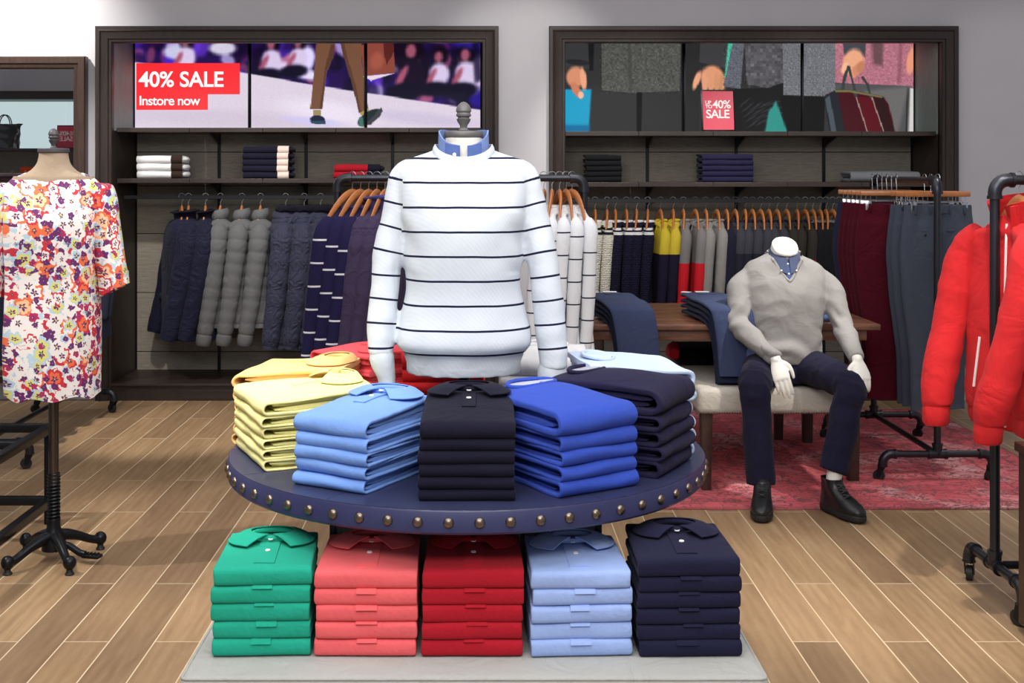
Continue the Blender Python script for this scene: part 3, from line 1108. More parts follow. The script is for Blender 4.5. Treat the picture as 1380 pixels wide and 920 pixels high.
# ------------------------------------------------------------------ mirror on the wall, and the display that it reflects
t = thing('wall_mirror', 'large dark wood framed mirror hanging at the left of the wall', 'mirror', (-3.19, 8.39, 0.12))
f = MB()
w2, hh = 0.563, 2.17
f.mould(-w2, w2, 0, hh, [(0, 0), (0, -0.06), (0.006, -0.07), (0.045, -0.07), (0.052, -0.062), (0.074, -0.055), (0.084, -0.045), (0.084, 0)], True)
f.obj('frame', wood('mirror_frame_wood', rgb(44, 32, 29), rgb(82, 62, 54), 0.4, 'Z'), t, 30)
mm, nt, p = base('mirror_glass', 0.0, 1.0)
p.inputs['Base Color'].default_value = (0.9, 0.92, 0.92, 1)
MB().bx(-w2 + 0.07, w2 - 0.07, -0.04, -0.03, 0.07, hh - 0.07).obj('glass', mm, t, False)

struct('wall_left', MB().bx(-7.5, -4.4, 0.85, 1.0, 0, 3.4), m_wallpaint)
t = thing('display_cabinet', 'lit display cabinet with bags, seen only in the mirror', 'cabinet', (-5.6, 1.3, 0))
c = MB()
c.bx(-1.2, -1.09, -0.28, 0.32, 0, 2.49, 0.004).bx(1.09, 1.2, -0.28, 0.32, 0, 2.49, 0.004).bx(-1.2, 1.2, -0.28, 0.32, 2.39, 2.49, 0.004)
c.obj('frame', m_espresso, t, 30)
MB().bx(-1.09, 1.09, -0.28, 0.3, 1.77, 1.8).obj('shelf', m_espresso_x, t, False)
MB().bx(-1.09, 1.09, -0.28, 0.3, 1.4, 1.43).obj('shelf', m_espresso_x, t, False)
MB().bx(-1.09, 0.42, -0.27, -0.24, 1.8, 2.39).bx(0.425, 1.09, -0.27, -0.24, 1.8, 2.39).obj('light_panel', glow('light_panel', rgb(205, 224, 228), 0.9), t, False)
MB().bx(-1.09, 1.09, -0.27, -0.24, 0.1, 1.77).obj('back_board', m_weathered, t, False)


def handbag(loc, rz):
    t = thing('handbag', 'black patent handbag on lit shelf, seen only in the mirror', 'bag', loc, rz)
    m = plain('patent_leather', rgb(16, 18, 24), 0.18, 0, 0.6)
    rings = []
    for k in range(13):
        u = k / 12
        rx = 0.17 + 0.03 * u + (0.03 if k == 12 else 0)
        rings.append(oval(0, 0, 0.30 * u, rx, 0.075 - 0.045 * u, 28, 3))
    MB().loft(rings).displace(lambda p, n: 0.012 * nz(p.x * 14, p.y * 14, p.z * 14)).obj('body', m, t)
    for y in (-0.03, 0.03):
        pts = [(0.075 * math.cos(a), y, 0.28 + 0.13 * math.sin(a)) for a in [PI * k / 12 for k in range(13)]]
        MB().tube(pts, 0.007, 8).obj('handle', m, t)


handbag((-5.80, 1.42, 1.8), PI)
sale_sign((-5.06, 1.42, 1.8), PI, 'red sale sign in the lit cabinet, reversed in the mirror')
# ------------------------------------------------------------------ round display table
TC = Vector((-0.038, 3.5, 0))
TR, TZ = 0.655, 0.76
t = thing('round_table', 'round navy leather display table edged with brass studs', 'table', TC)
mb = MB()
mb.lathe([(0, TZ - 0.058), (TR - 0.006, TZ - 0.058), (TR, TZ - 0.052), (TR, TZ - 0.006), (TR - 0.004, TZ - 0.0005)], seg=96)
mb.obj('rim', m_table_rim, t)
top = MB()
for k in range(12):      # leather panels meeting in seams like slices
    a0, a1 = 2 * PI * k / 12 + 0.002, 2 * PI * (k + 1) / 12 - 0.002
    arc = [(a0 + (a1 - a0) * i / 10) for i in range(11)]
    lo = [Vector((0.004 * math.cos((a0 + a1) / 2), 0.004 * math.sin((a0 + a1) / 2), TZ - 0.004))] + [Vector(((TR - 0.003) * math.cos(a), (TR - 0.003) * math.sin(a), TZ - 0.004)) for a in arc]
    hi = [p + Vector((0, 0, 0.004)) for p in lo]
    top.loft([lo, hi])
top.obj('tabletop', m_table_navy, t, 30)
for k in range(58):
    a = 2 * PI * k / 58
    M = Matrix.Rotation(a, 4, 'Z') @ Matrix.Translation((TR - 0.001, 0, TZ - 0.029)) @ Matrix.Rotation(PI / 2, 4, 'Y')
    s = MB()
    s.lathe([(0.0125, 0), (0.0125, 0.002), (0.0105, 0.006), (0.006, 0.009), (0.001, 0.0098)], seg=12)
    s.deform(lambda p: M @ p)
    s.obj('stud', m_stud, t)
b = MB()
bw = 0.335
for k in range(7):
    for sx_, sy_, ax in ((1, 0, 'x'), (-1, 0, 'x'), (0, 1, 'y'), (0, -1, 'y')):
        o = -bw + (k + 0.5) * 2 * bw / 7
        hw = bw / 7 - 0.0035
        if ax == 'x':
            b.box((sx_ * (bw - 0.008), o, 0.355), (0.016, hw * 2, 0.69), 0.004)
        else:
            b.box((o, sy_ * (bw - 0.008), 0.355), (hw * 2, 0.016, 0.69), 0.004)
b.obj('pedestal_boards', m_greyboard, t, 30)
c = MB().bx(-bw + 0.012, bw - 0.012, -bw + 0.012, bw - 0.012, 0.005, TZ - 0.06)
for sx_ in (-1, 1):
    for sy_ in (-1, 1):
        c.box((sx_ * bw, sy_ * bw, 0.356), (0.016, 0.016, 0.70), 0.002)
c.obj('pedestal_frame', m_black, t, 30)

# ------------------------------------------------------------------ grey bench in front
t = thing('upholstered_bench', 'grey linen upholstered bench in front carrying five stacks of folded polos', 'bench', (-0.015, 2.965, 0))
s = MB().box((0, 0, 0.345), (1.31, 0.39, 0.13), 0.02, seg=4)
s.displace(lambda p, n: 0.002 * nz(p.x * 5, p.y * 5, p.z * 5))
so = s.obj('seat', m_linen, t)
pp = MB()
q = []
for x, y in ((-0.635, -0.175), (0.635, -0.175), (0.635, 0.175), (-0.635, 0.175)):
    for k in range(5):
        a = math.atan2(y, x)
        a0 = {(-1, -1): PI, (1, -1): 1.5 * PI, (1, 1): 0, (-1, 1): 0.5 * PI}[(int(math.copysign(1, x)), int(math.copysign(1, y)))]
        aa = a0 + k / 4 * PI / 2
        q.append((x + 0.0145 * math.cos(aa), y + 0.0145 * math.sin(aa), 0.4045))
pp.tube(q, 0.0035, 8, closed=True)
pp.obj('piping', m_linen, so)
for sx_ in (-1, 1):
    for sy_ in (-1, 1):
        MB().loft([oval(sx_ * 0.57, sy_ * 0.14, 0, 0.02, 0.02, 16, 6), oval(sx_ * 0.57, sy_ * 0.14, 0.282, 0.028, 0.028, 16, 6)]).obj('leg', m_darkwood, t)


# ------------------------------------------------------------------ folded garments
def folded(w, d, h, seed, rise=0.0, th=0.30, bulge=0.0, crumple=0.004, taper=0.0, back=0.0, slump=0.0, sq=1.0):
    """a garment folded in half over its front edge: outer layer open at the sides, inner layers tucked inside"""
    K, nb = 9, 9
    t_ = h * th

    def hair(off, y0):
        r = h / 2 - off
        pts = []
        for i in range(nb):
            pts.append((d + (y0 + h / 2 - d) * i / nb, off))
        for i in range(K + 1):
            a = -PI / 2 - PI * i / K
            ca, sa = math.cos(a), math.sin(a)
            pts.append((y0 + h / 2 + r * math.copysign(abs(ca) ** sq, ca), h / 2 + r * math.copysign(abs(sa) ** sq, sa)))
        for i in range(1, nb + 1):
            pts.append((y0 + h / 2 + (d - y0 - h / 2) * i / nb, h - off))
        return pts
    out, inn = hair(0, 0), hair(t_, 0.0)
    n = len(out)
    nx = 14
    xs = [-w / 2, -w / 2 + 0.0012, -w / 2 + 0.004] + [-w / 2 + 0.01 + (w - 0.02) * i / nx for i in range(nx + 1)] + [w / 2 - 0.004, w / 2 - 0.0012, w / 2]

    def warp(x, y, z):
        u = y / d
        zn = z / h
        e = 1 - (2 * x / w) ** 2
        sm = u * u * (3 - 2 * u)
        zz_ = z + zn * (rise * sm + bulge * e * math.sin(min(u, 1) * PI) - slump * (1 - e) ** 2) \
            + crumple * (0.6 * nz(x * 9 + seed, y * 9, zn * 1.3) * math.sin(PI * min(max(zn, 0), 1)) + 0.9 * zn * nz(x * 7 + seed * 2, y * 5, 3.3))
        zz_ = max(zz_, 0.0005 * zn)
        yy = y + crumple * 0.9 * nz(x * 8, seed * 1.7, z * 25) + back * zn * u
        xx = x * (1 - taper * u) + crumple * 0.8 * nz(seed, y * 9, z * 30)
        return (xx, yy, zz_)
    mb = MB()
    rings = []
    for k, x in enumerate(xs):
        e = min(k, len(xs) - 1 - k)
        s = (0.45, 0.8, 0.97)[e] if e < 3 else 1.0
        ring = []
        for lst, oth in ((out, inn), (list(reversed(inn)), list(reversed(out)))):
            for (ya, za), (yb, zb) in zip(lst, oth):
                ym, zm = (ya + yb) / 2, (za + zb) / 2
                ring.append(Vector(warp(x, ym + (ya - ym) * s, zm + (za - zm) * s)))
        rings.append(ring)
    m = 2 * n
    vs = [p for r in rings for p in r]
    fs = []
    for i in range(len(xs) - 1):
        for j in range(m):
            a, b = i * m + j, i * m + (j + 1) % m
            fs.append((a, b, b + m, a + m))
    for i in (0, len(xs) - 1):
        for j in range(n - 1):
            fs.append((i * m + j, i * m + j + 1, i * m + m - 2 - j, i * m + m - 1 - j))
    mb.add(vs, fs)
    # tucked-in layers
    gap = h - 2 * t_
    r = random.Random(seed)
    lays = 2 if gap > 0.008 else 1
    for q in range(lays):
        z0 = t_ + gap * (q / lays) + 0.0006
        z1 = t_ + gap * ((q + 1) / lays) - 0.0012
        x0, x1 = -w / 2 + r.uniform(0.004, 0.02), w / 2 - r.uniform(0.004, 0.02)
        y0 = h * 0.35 + r.uniform(0.004, 0.03)
        sub = []
        for k in range(9):
            x = x0 + (x1 - x0) * k / 8
            zc, zh = (z0 + z1) / 2, (z1 - z0) / 2
            sub.append([Vector(warp(x, y, z)) for y, z in
                        [(y0 + (d * 0.98 - y0) * i / 8, zc - zh * min(1, 0.3 + i)) for i in range(9)] +
                        [(d * 0.98 + (y0 - d * 0.98) * i / 8, zc + zh * min(1, 0.3 + 8 - i)) for i in range(9)]])
        mb.loft(sub)
    return mb, warp


def collar_leaf(s, yn, z, size=1.0):
    """one leaf of a polo collar lying around the neck opening (s = -1 left, 1 right)"""
    inner = dense([(0.006, yn - 0.036), (0.034, yn - 0.028), (0.052, yn - 0.004), (0.04, yn + 0.024), (0.0, yn + 0.034)], 4)
    outer = dense([(0.052, yn - 0.078), (0.090, yn - 0.056), (0.104, yn - 0.016), (0.078, yn + 0.032), (0.0, yn + 0.052)], 4)
    g = []
    for (a, b), (c, e) in zip(inner, outer):
        row = []
        for k in range(5):
            f = k / 4
            zz_ = z + 0.017 * (1 - f) ** 1.5 + 0.006 * math.sin(PI * f)
            row.append(Vector((s * (a + (c - a) * f) * size, b + (e - b) * f, zz_)))
        g.append(row if s > 0 else list(reversed(row)))
    return MB().sheet(g, 0.0028)


def add_polo_top(o, w, d, h, warp, mat, matc=None, placket=True, buttons=2, pw=0.017, pl_=0.105):
    """collar, placket and buttons on a top shirt"""
    yn = d - 0.055
    zt = warp(0, yn, h)[2]
    for s in (-1, 1):
        collar_leaf(s, yn, zt + 0.001).obj('collar', matc or mat, o)
    ring = []
    for k in range(20):
        a = 2 * PI * k / 20
        ring.append((0.05 * math.cos(a), yn + 0.034 * math.sin(a), zt + 0.010))
    MB().tube(ring, 0.006, 8, closed=True).obj('collar_stand', matc or mat, o)
    if placket:
        y0, y1 = yn - 0.034 - pl_, yn - 0.034
        g = []
        for i in range(8):
            y = y0 + (y1 - y0) * i / 7
            g.append([Vector((x, y, warp(x, max(y, h * 0.5), h)[2] + 0.0034)) for x in (pw, pw / 2, -pw / 2, -pw)])
        MB().sheet(g, 0.005).obj('placket', mat, o)
        for k in range(buttons):
            y = y1 - 0.006 - k * pl_ * 0.42
            zb = warp(0, y, h)[2] + 0.0036 + (0.006 if k == 0 else 0)
            MB().lathe([(0.0005, 0.0016), (0.0035, 0.0014), (0.0058, 0.0024), (0.0064, 0.0014), (0.0064, 0)], (0, y, zb), 14).obj('button', m_button, o)


def add_crew_top(o, w, d, h, warp, mat, lining, yoff=0.06):
    yn = d - yoff
    ring, disc = [], []
    for k in range(28):
        a = 2 * PI * k / 28
        x, y = 0.07 * math.cos(a), yn + 0.042 * math.sin(a)
        zt = warp(x, y, h)[2]
        ring.append((x, y, zt + 0.004 + 0.006 * math.sin(a)))
    MB().tube(ring, 0.0055, 8, closed=True).obj('neck_rib', mat, o)
    g = []
    for i in range(7):
        f = -1 + 2 * i / 6
        g.append([Vector((0.068 * math.sin(th) * math.sqrt(max(0, 1 - (f * 0.98) ** 2)) if False else 0.066 * q * math.sqrt(max(0.02, 1 - f * f)), yn + 0.038 * f,
                          warp(0.05 * q, yn + 0.038 * f, h)[2] + 0.003)) for q, th in ((1, 0), (0.5, 0), (0, 0), (-0.5, 0), (-1, 0))])
    MB().sheet([list(reversed(r)) for r in g], 0.002).obj('neck_lining', lining, o)


def stack(name, cat, n, loc, rz, w, d, h, htop, mat, where, group, kind='polo', colour='', tabs=False, seed=1, crumple=0.004,
          rise=0.02, jitter=0.004, th=0.3, bulge=0.006, lining=None, taper=0.04, skip_label=None, matc=None, slump=0.0, sq=1.0, pw=0.017, pl_=0.105):
    """n folded garments lying one on another; each is a thing of its own"""
    r = random.Random(seed)
    z = loc[2]
    for i in range(n):
        top = i == n - 1
        hh_ = htop if top else h * r.uniform(0.94, 1.06)
        mb, warp = folded(w * r.uniform(0.985, 1.01), d * r.uniform(0.97, 1.0), hh_, seed * 10 + i, rise if top else 0.0, th,
                          bulge if top else 0.0, crumple, taper, slump=slump if top else 0, sq=sq)
        o = mb.obj(name, mat, None, 40)
        a = rz + r.uniform(-1, 1) * jitter * 3
        jx, jy = r.uniform(-jitter, jitter), r.uniform(-jitter, jitter)
        o.location = (loc[0] + jx, loc[1] + jy, z)
        o.rotation_euler = (0, 0, a)
        lab = where % from_top(i, n)
        tag(o, lab, cat, group)
        if top and kind == 'polo':
            add_polo_top(o, w, d, hh_, warp, mat, matc, pw=pw, pl_=pl_)
        elif top and kind == 'crew':
            add_crew_top(o, w, d, hh_, warp, mat, lining or mat)
        elif not top and tabs:
            wd, hh2, xo = r.uniform(0.044, 0.05), r.choice((0.006, 0.009, 0.012)), r.uniform(-0.012, 0.012)
            yf = -0.0012
            g = []
            for k in range(5):
                aa = PI / 2 + (0.9 + 60 * (hh2 - 0.006)) * k / 4
                g.append([Vector((xo + q * wd / 2, hh_ / 2 + (hh_ / 2 + 0.006) * math.copysign(abs(math.cos(aa)) ** sq, math.cos(aa)), hh_ / 2 + (hh_ / 2 + 0.002) * abs(math.sin(aa)) ** sq * math.copysign(1, math.sin(aa)))) for q in (-1, -0.5, 0, 0.5, 1)])
            MB().sheet(g, 0.003).obj('placket_end', mat, o)
        z += hh_ * 0.965
    return z


F_ = math.radians
BZ = 0.411
gb = 'folded polo shirts on the grey bench'
for colour, x0, x1, n, sd in (('green', -0.619, -0.392, 5, 11), ('coral', -0.382, -0.147, 5, 12), ('red', -0.135, 0.099, 5, 13),
                              ('pale blue', 0.116, 0.350, 5, 14), ('navy', 0.361, 0.601, 6, 15)):
    stack('folded_polo_shirt', 'polo shirt', n, ((x0 + x1) / 2, 2.885, BZ), F_({'green': 2, 'pale blue': 3, 'navy': 1.5}.get(colour, 0)), x1 - x0, 0.25,
          0.041 if n == 5 else 0.0365, 0.043, MF[colour], f'folded {colour} polo shirt, %s of its stack on the grey bench', gb, 'polo',
          tabs=True, seed=sd, crumple=0.0038, rise=0.012, taper=0.05, bulge=0.004, jitter=0.0025, th=0.38, sq=0.6, pw=0.024, pl_=0.132)

# stacks on the round table, each turned to face outwards
gt = 'folded tops on the round table'


def rstack(p0, p1, name, cat, n, h, htop, colour, where, kind, d=0.33, **kw):
    """p0, p1: left and right ends of the stack's front fold on the table top"""
    a = math.atan2(p1[1] - p0[1], p1[0] - p0[0])
    w = math.hypot(p1[0] - p0[0], p1[1] - p0[1])
    return stack(name, cat, n, ((p0[0] + p1[0]) / 2, (p0[1] + p1[1]) / 2, TZ), a, w, d, h, htop, MF[colour], where, gt, kind, **kw)


rstack((-0.143, 2.915), (0.083, 2.915), 'folded_polo_shirt', 'polo shirt', 6, 0.0295, 0.040, 'dark navy',
       'folded dark navy polo shirt, %s of the middle stack on the round table', 'polo', 0.30, seed=21, rise=0.028, crumple=0.003, th=0.4, bulge=0.01)
rstack((-0.462, 3.085), (-0.276, 2.975), 'folded_polo_shirt', 'polo shirt', 5, 0.032, 0.046, 'sky blue',
       'folded sky blue polo shirt, %s of its stack on the round table', 'polo', 0.32, seed=22, rise=0.012, th=0.2, crumple=0.007, bulge=0.012)
rstack((0.190, 2.935), (0.386, 3.065), 'folded_sweatshirt', 'sweatshirt', 5, 0.037, 0.060, 'royal blue',
       'folded royal blue sweatshirt, %s of its stack on the round table', 'crew', 0.34, seed=23, rise=0.008, th=0.27, crumple=0.008, bulge=0.02,
       lining=fabric('grey_lining', rgb(178, 182, 200)))
rstack((0.452, 3.125), (0.572, 3.345), 'folded_sweatshirt', 'sweatshirt', 5, 0.040, 0.066, 'ink',
       'folded ink navy sweatshirt, %s of its stack on the round table', 'crew', 0.32, seed=24, rise=0.008, th=0.24, crumple=0.008, bulge=0.02,
       lining=fabric('grey_lining_pale', rgb(170, 170, 184)))
rstack((-0.690, 3.500), (-0.560, 3.205), 'folded_jumper', 'jumper', 6, 0.0295, 0.036, 'yellow',
       'folded pale yellow jumper, %s of its stack on the round table', 'polo', 0.32, seed=25, rise=0.02, th=0.2, crumple=0.007, bulge=0.01)
rstack((-0.650, 3.81), (-0.700, 3.525), 'folded_jumper', 'jumper', 6, 0.031, 0.044, 'peach',
       'folded peach jumper, %s of the stack behind the yellow jumpers', 'polo', 0.32, seed=26, rise=0.02, th=0.2, crumple=0.007, bulge=0.01)
rstack((-0.33, 4.05), (-0.53, 3.87), 'folded_jumper', 'jumper', 6, 0.036, 0.05, 'coral red',
       'folded coral red jumper, %s of the stack at back of the round table', 'polo', 0.30, seed=27, rise=0.0, th=0.22, crumple=0.008, bulge=0.012)
rstack((-0.235, 3.70), (0.005, 3.69), 'folded_polo_shirt', 'polo shirt', 6, 0.039, 0.05, 'poppy red',
       'folded poppy red polo shirt, %s of the stack behind the mannequin pole', 'polo', 0.30, seed=28, rise=0.015, th=0.22, crumple=0.007, bulge=0.012)
rstack((0.055, 3.70), (0.315, 3.68), 'folded_jumper', 'jumper', 5, 0.042, 0.05, 'white',
       'folded white jumper, %s of the stack behind the royal blue sweatshirts', 'crew', 0.28, seed=29, rise=0.01, th=0.26, crumple=0.006, bulge=0.012)
rstack((0.585, 3.405), (0.540, 3.69), 'folded_sweatshirt', 'sweatshirt', 6, 0.037, 0.046, 'ice blue',
       'folded ice blue sweatshirt, %s of the stack behind the ink navy ones', 'crew', 0.30, seed=30, rise=0.02, th=0.24, crumple=0.006, bulge=0.012)

# folded things on the alcove shelves
gs = 'folded knitwear on the alcove shelves'


def shelf_stack(px0, px1, n, h, z, mat, where, seed, name='folded_jumper', cat='jumper', trim=None, tw=0.05, d=0.26, side=None):
    d_ = 8.50
    x0, x1 = (px0 - 648) * d_ / 1690, (px1 - 648) * d_ / 1690
    r = random.Random(seed)
    zc = z
    for i in range(n):
        mb, warp = folded(x1 - x0, d, h, seed * 7 + i, 0.004 if i == n - 1 else 0, 0.32, 0.004 if i == n - 1 else 0, 0.004, 0.02)
        o = mb.obj(name, mat, None, 40)
        o.location = ((x0 + x1) / 2 + r.uniform(-0.004, 0.004), d_, zc)
        tag(o, where % from_top(i, n) if n > 1 else where, cat, gs)
        if trim:
            w = x1 - x0
            g = []
            for k in range(12):
                a = -PI / 2 - PI * k / 11
                g.append([Vector((w * 0.28 + q * tw, h / 2 + (h / 2 + 0.004) * math.cos(a), h / 2 + (h / 2 + 0.0025) * math.sin(a))) for q in (0, 0.33, 0.66, 1)])
            MB().sheet(g, 0.002).obj('sleeve_cuff', trim, o)
            if side:
                MB().ball((w / 2 + 0.012, 0.09, h / 2), (0.03, 0.075, h * 0.42), 12, 8).displace(lambda p, n_: 0.006 * nz(p.x * 40, p.y * 40, p.z * 40 + i)).obj('rolled_sleeve', side, o)
        zc += h * 0.97


m_brown_trim = fabric('dark_brown_trim', rgb(52, 40, 34))
m_blush = fabric('blush_trim', rgb(226, 205, 196))
SZ, SZR = 1.4775, 1.4525
shelf_stack(184, 244, 3, 0.052, SZ, MF['white'], 'folded white jumper with a brown cuff on the alcove shelf, %s', 41, trim=m_brown_trim, tw=0.075, side=MF['white'])
shelf_stack(327, 387, 5, 0.0445, SZ, MF['dark navy'], 'folded navy jumper with a pale cuff on the alcove shelf, %s', 42, trim=m_blush, tw=0.075, side=MF['dark navy'])
shelf_stack(450, 508, 2, 0.047, SZ, MF['red'], 'folded red jumper with a navy cuff on the alcove shelf, %s', 43, trim=MF['dark navy'], tw=0.085, side=MF['dark navy'])
shelf_stack(790, 838, 5, 0.0375, SZR, MF['black'], 'folded black jumper on the shelf under the fur coat picture, %s', 44, side=None)
shelf_stack(947, 1016, 5, 0.0385, SZR, MF['ink'], 'folded ink blue jumper on the shelf under the sale sign, %s', 45)
shelf_stack(1146, 1240, 1, 0.07, SZR, MF['grey'], 'folded grey jumper on the shelf under the briefcase picture', 46)
# knitwear in the mirrored cabinet
m_orange = fabric('orange_knit', rgb(214, 84, 40))
for i in range(3):
    mb, _ = folded(0.26, 0.26, 0.05, 400 + i)
    o = mb.obj('folded_jumper', m_orange, None, 40)
    o.location = (-5.46, 1.5, 1.431 + i * 0.0485)
    o.rotation_euler = (0, 0, PI)
    tag(o, 'folded orange jumper, %s of the stack seen only in the mirror' % from_top(i, 3), 'jumper', 'orange jumpers in the mirrored cabinet')
# ------------------------------------------------------------------ hangers, racks, hanging clothes
def hook_path(z_top=0.012, zb=-0.075):
    pts = []
    for k in range(10):
        a = PI * 1.15 - (PI * 1.3) * k / 9
        pts.append((0, 0.020 * math.cos(a) - 0.0, z_top - 0.018 + 0.020 * math.sin(a)))
    pts += [(0, 0.010, -0.03), (0, 0.0, -0.045), (0, 0, zb)]
    return pts


def build_hanger(label, group):
    t = thing('clothes_hanger', label, 'hanger', (0, 0, 0), 0, group)
    MB().tube(hook_path(), 0.0018, 6).obj('hook', m_chrome, t)
    g = MB()
    pts = []
    for k in range(17):
        u = -1 + k / 8
        x = 0.185 * u
        z = -0.090 - 0.150 * abs(u) ** 1.9
        pts.append((x, -0.03 * u * u, z))
    rr = [0.010 + 0.013 * (1 - abs(-1 + k / 8)) ** 0.8 for k in range(17)]
    g.tube(pts, rr, 10, flat=1.0, up=(0, 0, 1))
    g.deform(lambda p: (p.x, p.y * 1.0 if abs(p.y) < 0 else (p.y + 0.03 * (p.x / 0.205) ** 2) * 0.5 - 0.03 * (p.x / 0.205) ** 2, p.z))
    g.obj('shoulder_bar', m_hanger, t)
    return t


def torso_rings(rows, seg=28, p=2.3):
    return [oval(0, cy, z, rx, ry, seg, p) for z, rx, ry, cy in dense(rows, 5)]


def sleeve_mb(s, rows, seg=18, puff=None, pa=0.008, cr=0.004, sd=0.0):
    per = 20 if puff else 7
    """rows: x, y, z, r along the arm"""
    R = dense(rows, per)
    path = [(s * x, y, z) for x, y, z, r in R]
    rad = []
    for i, (x, y, z, r) in enumerate(R):
        k = 1.0
        if puff:
            k = 1 + pa / r * (abs(math.sin(PI * (z + sd) / puff)) ** 0.42 - 0.7)
        rad.append(r * k)
    mb = MB().tube(path, rad, seg)
    if cr:
        mb.displace(lambda p, n: cr * (nz(p.x * 9, p.y * 9 + sd, p.z * 5) + 0.5 * nz(p.x * 30, p.y * 30, p.z * 14 + sd)))
    return mb


def garment(kind, label, cat, name, group, mats, L_=0.70, sw=0.215, dep=0.055, sr=0.045, sl=0.62, puff=None, collar='crew', flare=1.0, fwd=0.05, cr=0.005, sd=0.0,
            sleeve_mat=None):
    """a top on its hanger. Origin = the point where the hook sits on the rail; local x = shoulders, -y = front"""
    t = thing(name, label, cat, (0, 0, 0), 0, group)
    z0 = -0.158
    rows = [(z0 + 0.004, 0.062, 0.042, 0.0), (z0 - 0.012, 0.085, 0.050, 0), (z0 - 0.035, 0.150, dep * 0.95, 0), (z0 - 0.062, sw * 0.95, dep, -0.004),
            (z0 - 0.11, sw, dep * 1.1, -0.01), (z0 - 0.22, sw * 0.97, dep * 1.2, -0.015), (z0 - L_ * 0.6, sw * 0.96 * (1 + (flare - 1) * 0.5), dep * 1.25, -0.015),
            (z0 - L_ * 0.97, sw * flare, dep * 1.25, -0.012), (z0 - L_, sw * flare * 0.985, dep * 1.1, -0.012)]
    R = dense(rows, 16 if puff else 6)
    rings = []
    for z, rx, ry, cy in R:
        k = 0
        if puff and z < z0 - 0.05:
            k = 0.012 * (abs(math.sin(PI * (z + sd) / puff)) ** 0.42 - 0.7)
        rings.append(oval(0, cy, z, rx + k, ry + k, 32, 2.4))
    # open neck: inner rim going down inside
    inner = [oval(0, 0, z0 + 0.002, 0.055, 0.036, 32, 2.4), oval(0, 0, z0 - 0.05, 0.05, 0.030, 32, 2.4)]
    body = MB().loft(list(reversed(inner)) + rings, (True, True))
    body.displace(lambda p, n: cr * (nz(p.x * 6 + sd, p.y * 6, p.z * 4) * 1.4 + 0.6 * nz(p.x * 20, p.y * 20 + sd, p.z * 9)) if p.z < z0 - 0.04 else 0.0)
    body.obj('body', mats[0], t)
    for s in (-1, 1):
        k = 1.0 + 0.1 * s
        srows = [(sw * 0.80, -0.004, z0 - 0.058, sr * 0.85), (sw * 0.97, -0.008, z0 - 0.105, sr * 1.12), (sw * 1.04, -0.02, z0 - 0.22, sr * 1.1),
                 (sw * 1.06, -0.02 - fwd * 0.5, z0 - 0.22 - (sl - 0.22) * 0.45, sr * 1.02), (sw * 1.03, -0.02 - fwd * 1.1, z0 - sl * 0.92, sr * 0.88),
                 (sw * 1.02, -0.02 - fwd * 1.25, z0 - sl, sr * 0.78)]
        sleeve_mb(s, srows, 18, puff, 0.0075, cr, sd + s).obj('sleeve', sleeve_mat or mats[0], t)
    if collar == 'crew':
        ring = [(0.062 * math.cos(2 * PI * k / 24), 0.042 * math.sin(2 * PI * k / 24), z0 + 0.004 - (0.016 if math.sin(2 * PI * k / 24) < 0 else 0) * abs(math.sin(2 * PI * k / 24))) for k in range(24)]
        MB().tube(ring, 0.009, 8, closed=True).obj('neck_rib', mats[1], t)
    elif collar == 'vee':
        for s in (-1, 1):
            path = [(0, -dep * 1.12, z0 - 0.15), (s * 0.03, -dep * 1.12, z0 - 0.09), (s * 0.058, -dep * 0.9, z0 - 0.03), (s * 0.064, -0.015, z0 + 0.006), (s * 0.05, 0.03, z0 + 0.012), (0, 0.042, z0 + 0.012)]
            MB().tube([tuple(q) for q in dense(path, 4)], 0.009, 8).obj('neck_rib', mats[1], t)
    else:   # turned or stand-up collar
        hgt = 0.075 if collar == 'stand' else 0.06
        g = []
        for k in range(25):
            a = -PI / 2 + 0.35 + (2 * PI - 0.7) * k / 24
            row = []
            for q in range(6):
                f = q / 5
                r1 = 1.0 + (0.25 * math.sin(PI * f) if collar == 'stand' else 0.5 * f * f)
                zz_ = z0 - 0.012 + hgt * (f if collar == 'stand' else math.sin(PI * 0.62 * f))
                row.append(Vector((0.066 * r1 * math.cos(a), 0.05 * r1 * math.sin(a), zz_ + 0.01 * math.sin(a))))
            g.append(row)
        MB().sheet(g, 0.008).obj('collar', mats[1], t)
    return t


HZ = {'n': 0}
hanger0 = None


def hang(x, y, z, rz, label, group, narrow=False):
    """narrow: the shorter moulded hanger used inside coats and jackets"""
    global hanger0
    if hanger0 is None:
        hanger0 = build_hanger(label, group)
        hanger0.location = (x, y, z)
        hanger0.rotation_euler = (0, 0, rz)
        if narrow:
            hanger0.scale.x = 0.5
        return hanger0
    h = dup(hanger0, (x, y, z), rz, label, group)
    h.scale.x = 0.5 if narrow else 1.0
    return h


PLACED = {}


def place(key, maker, x, y, z, rz, label, group):
    if key not in PLACED:
        o = maker(label, group)
        PLACED[key] = o
        o.location = (x, y, z)
        o.rotation_euler = (0, 0, rz)
        return o
    return dup(PLACED[key], (x, y, z), rz, label, group)


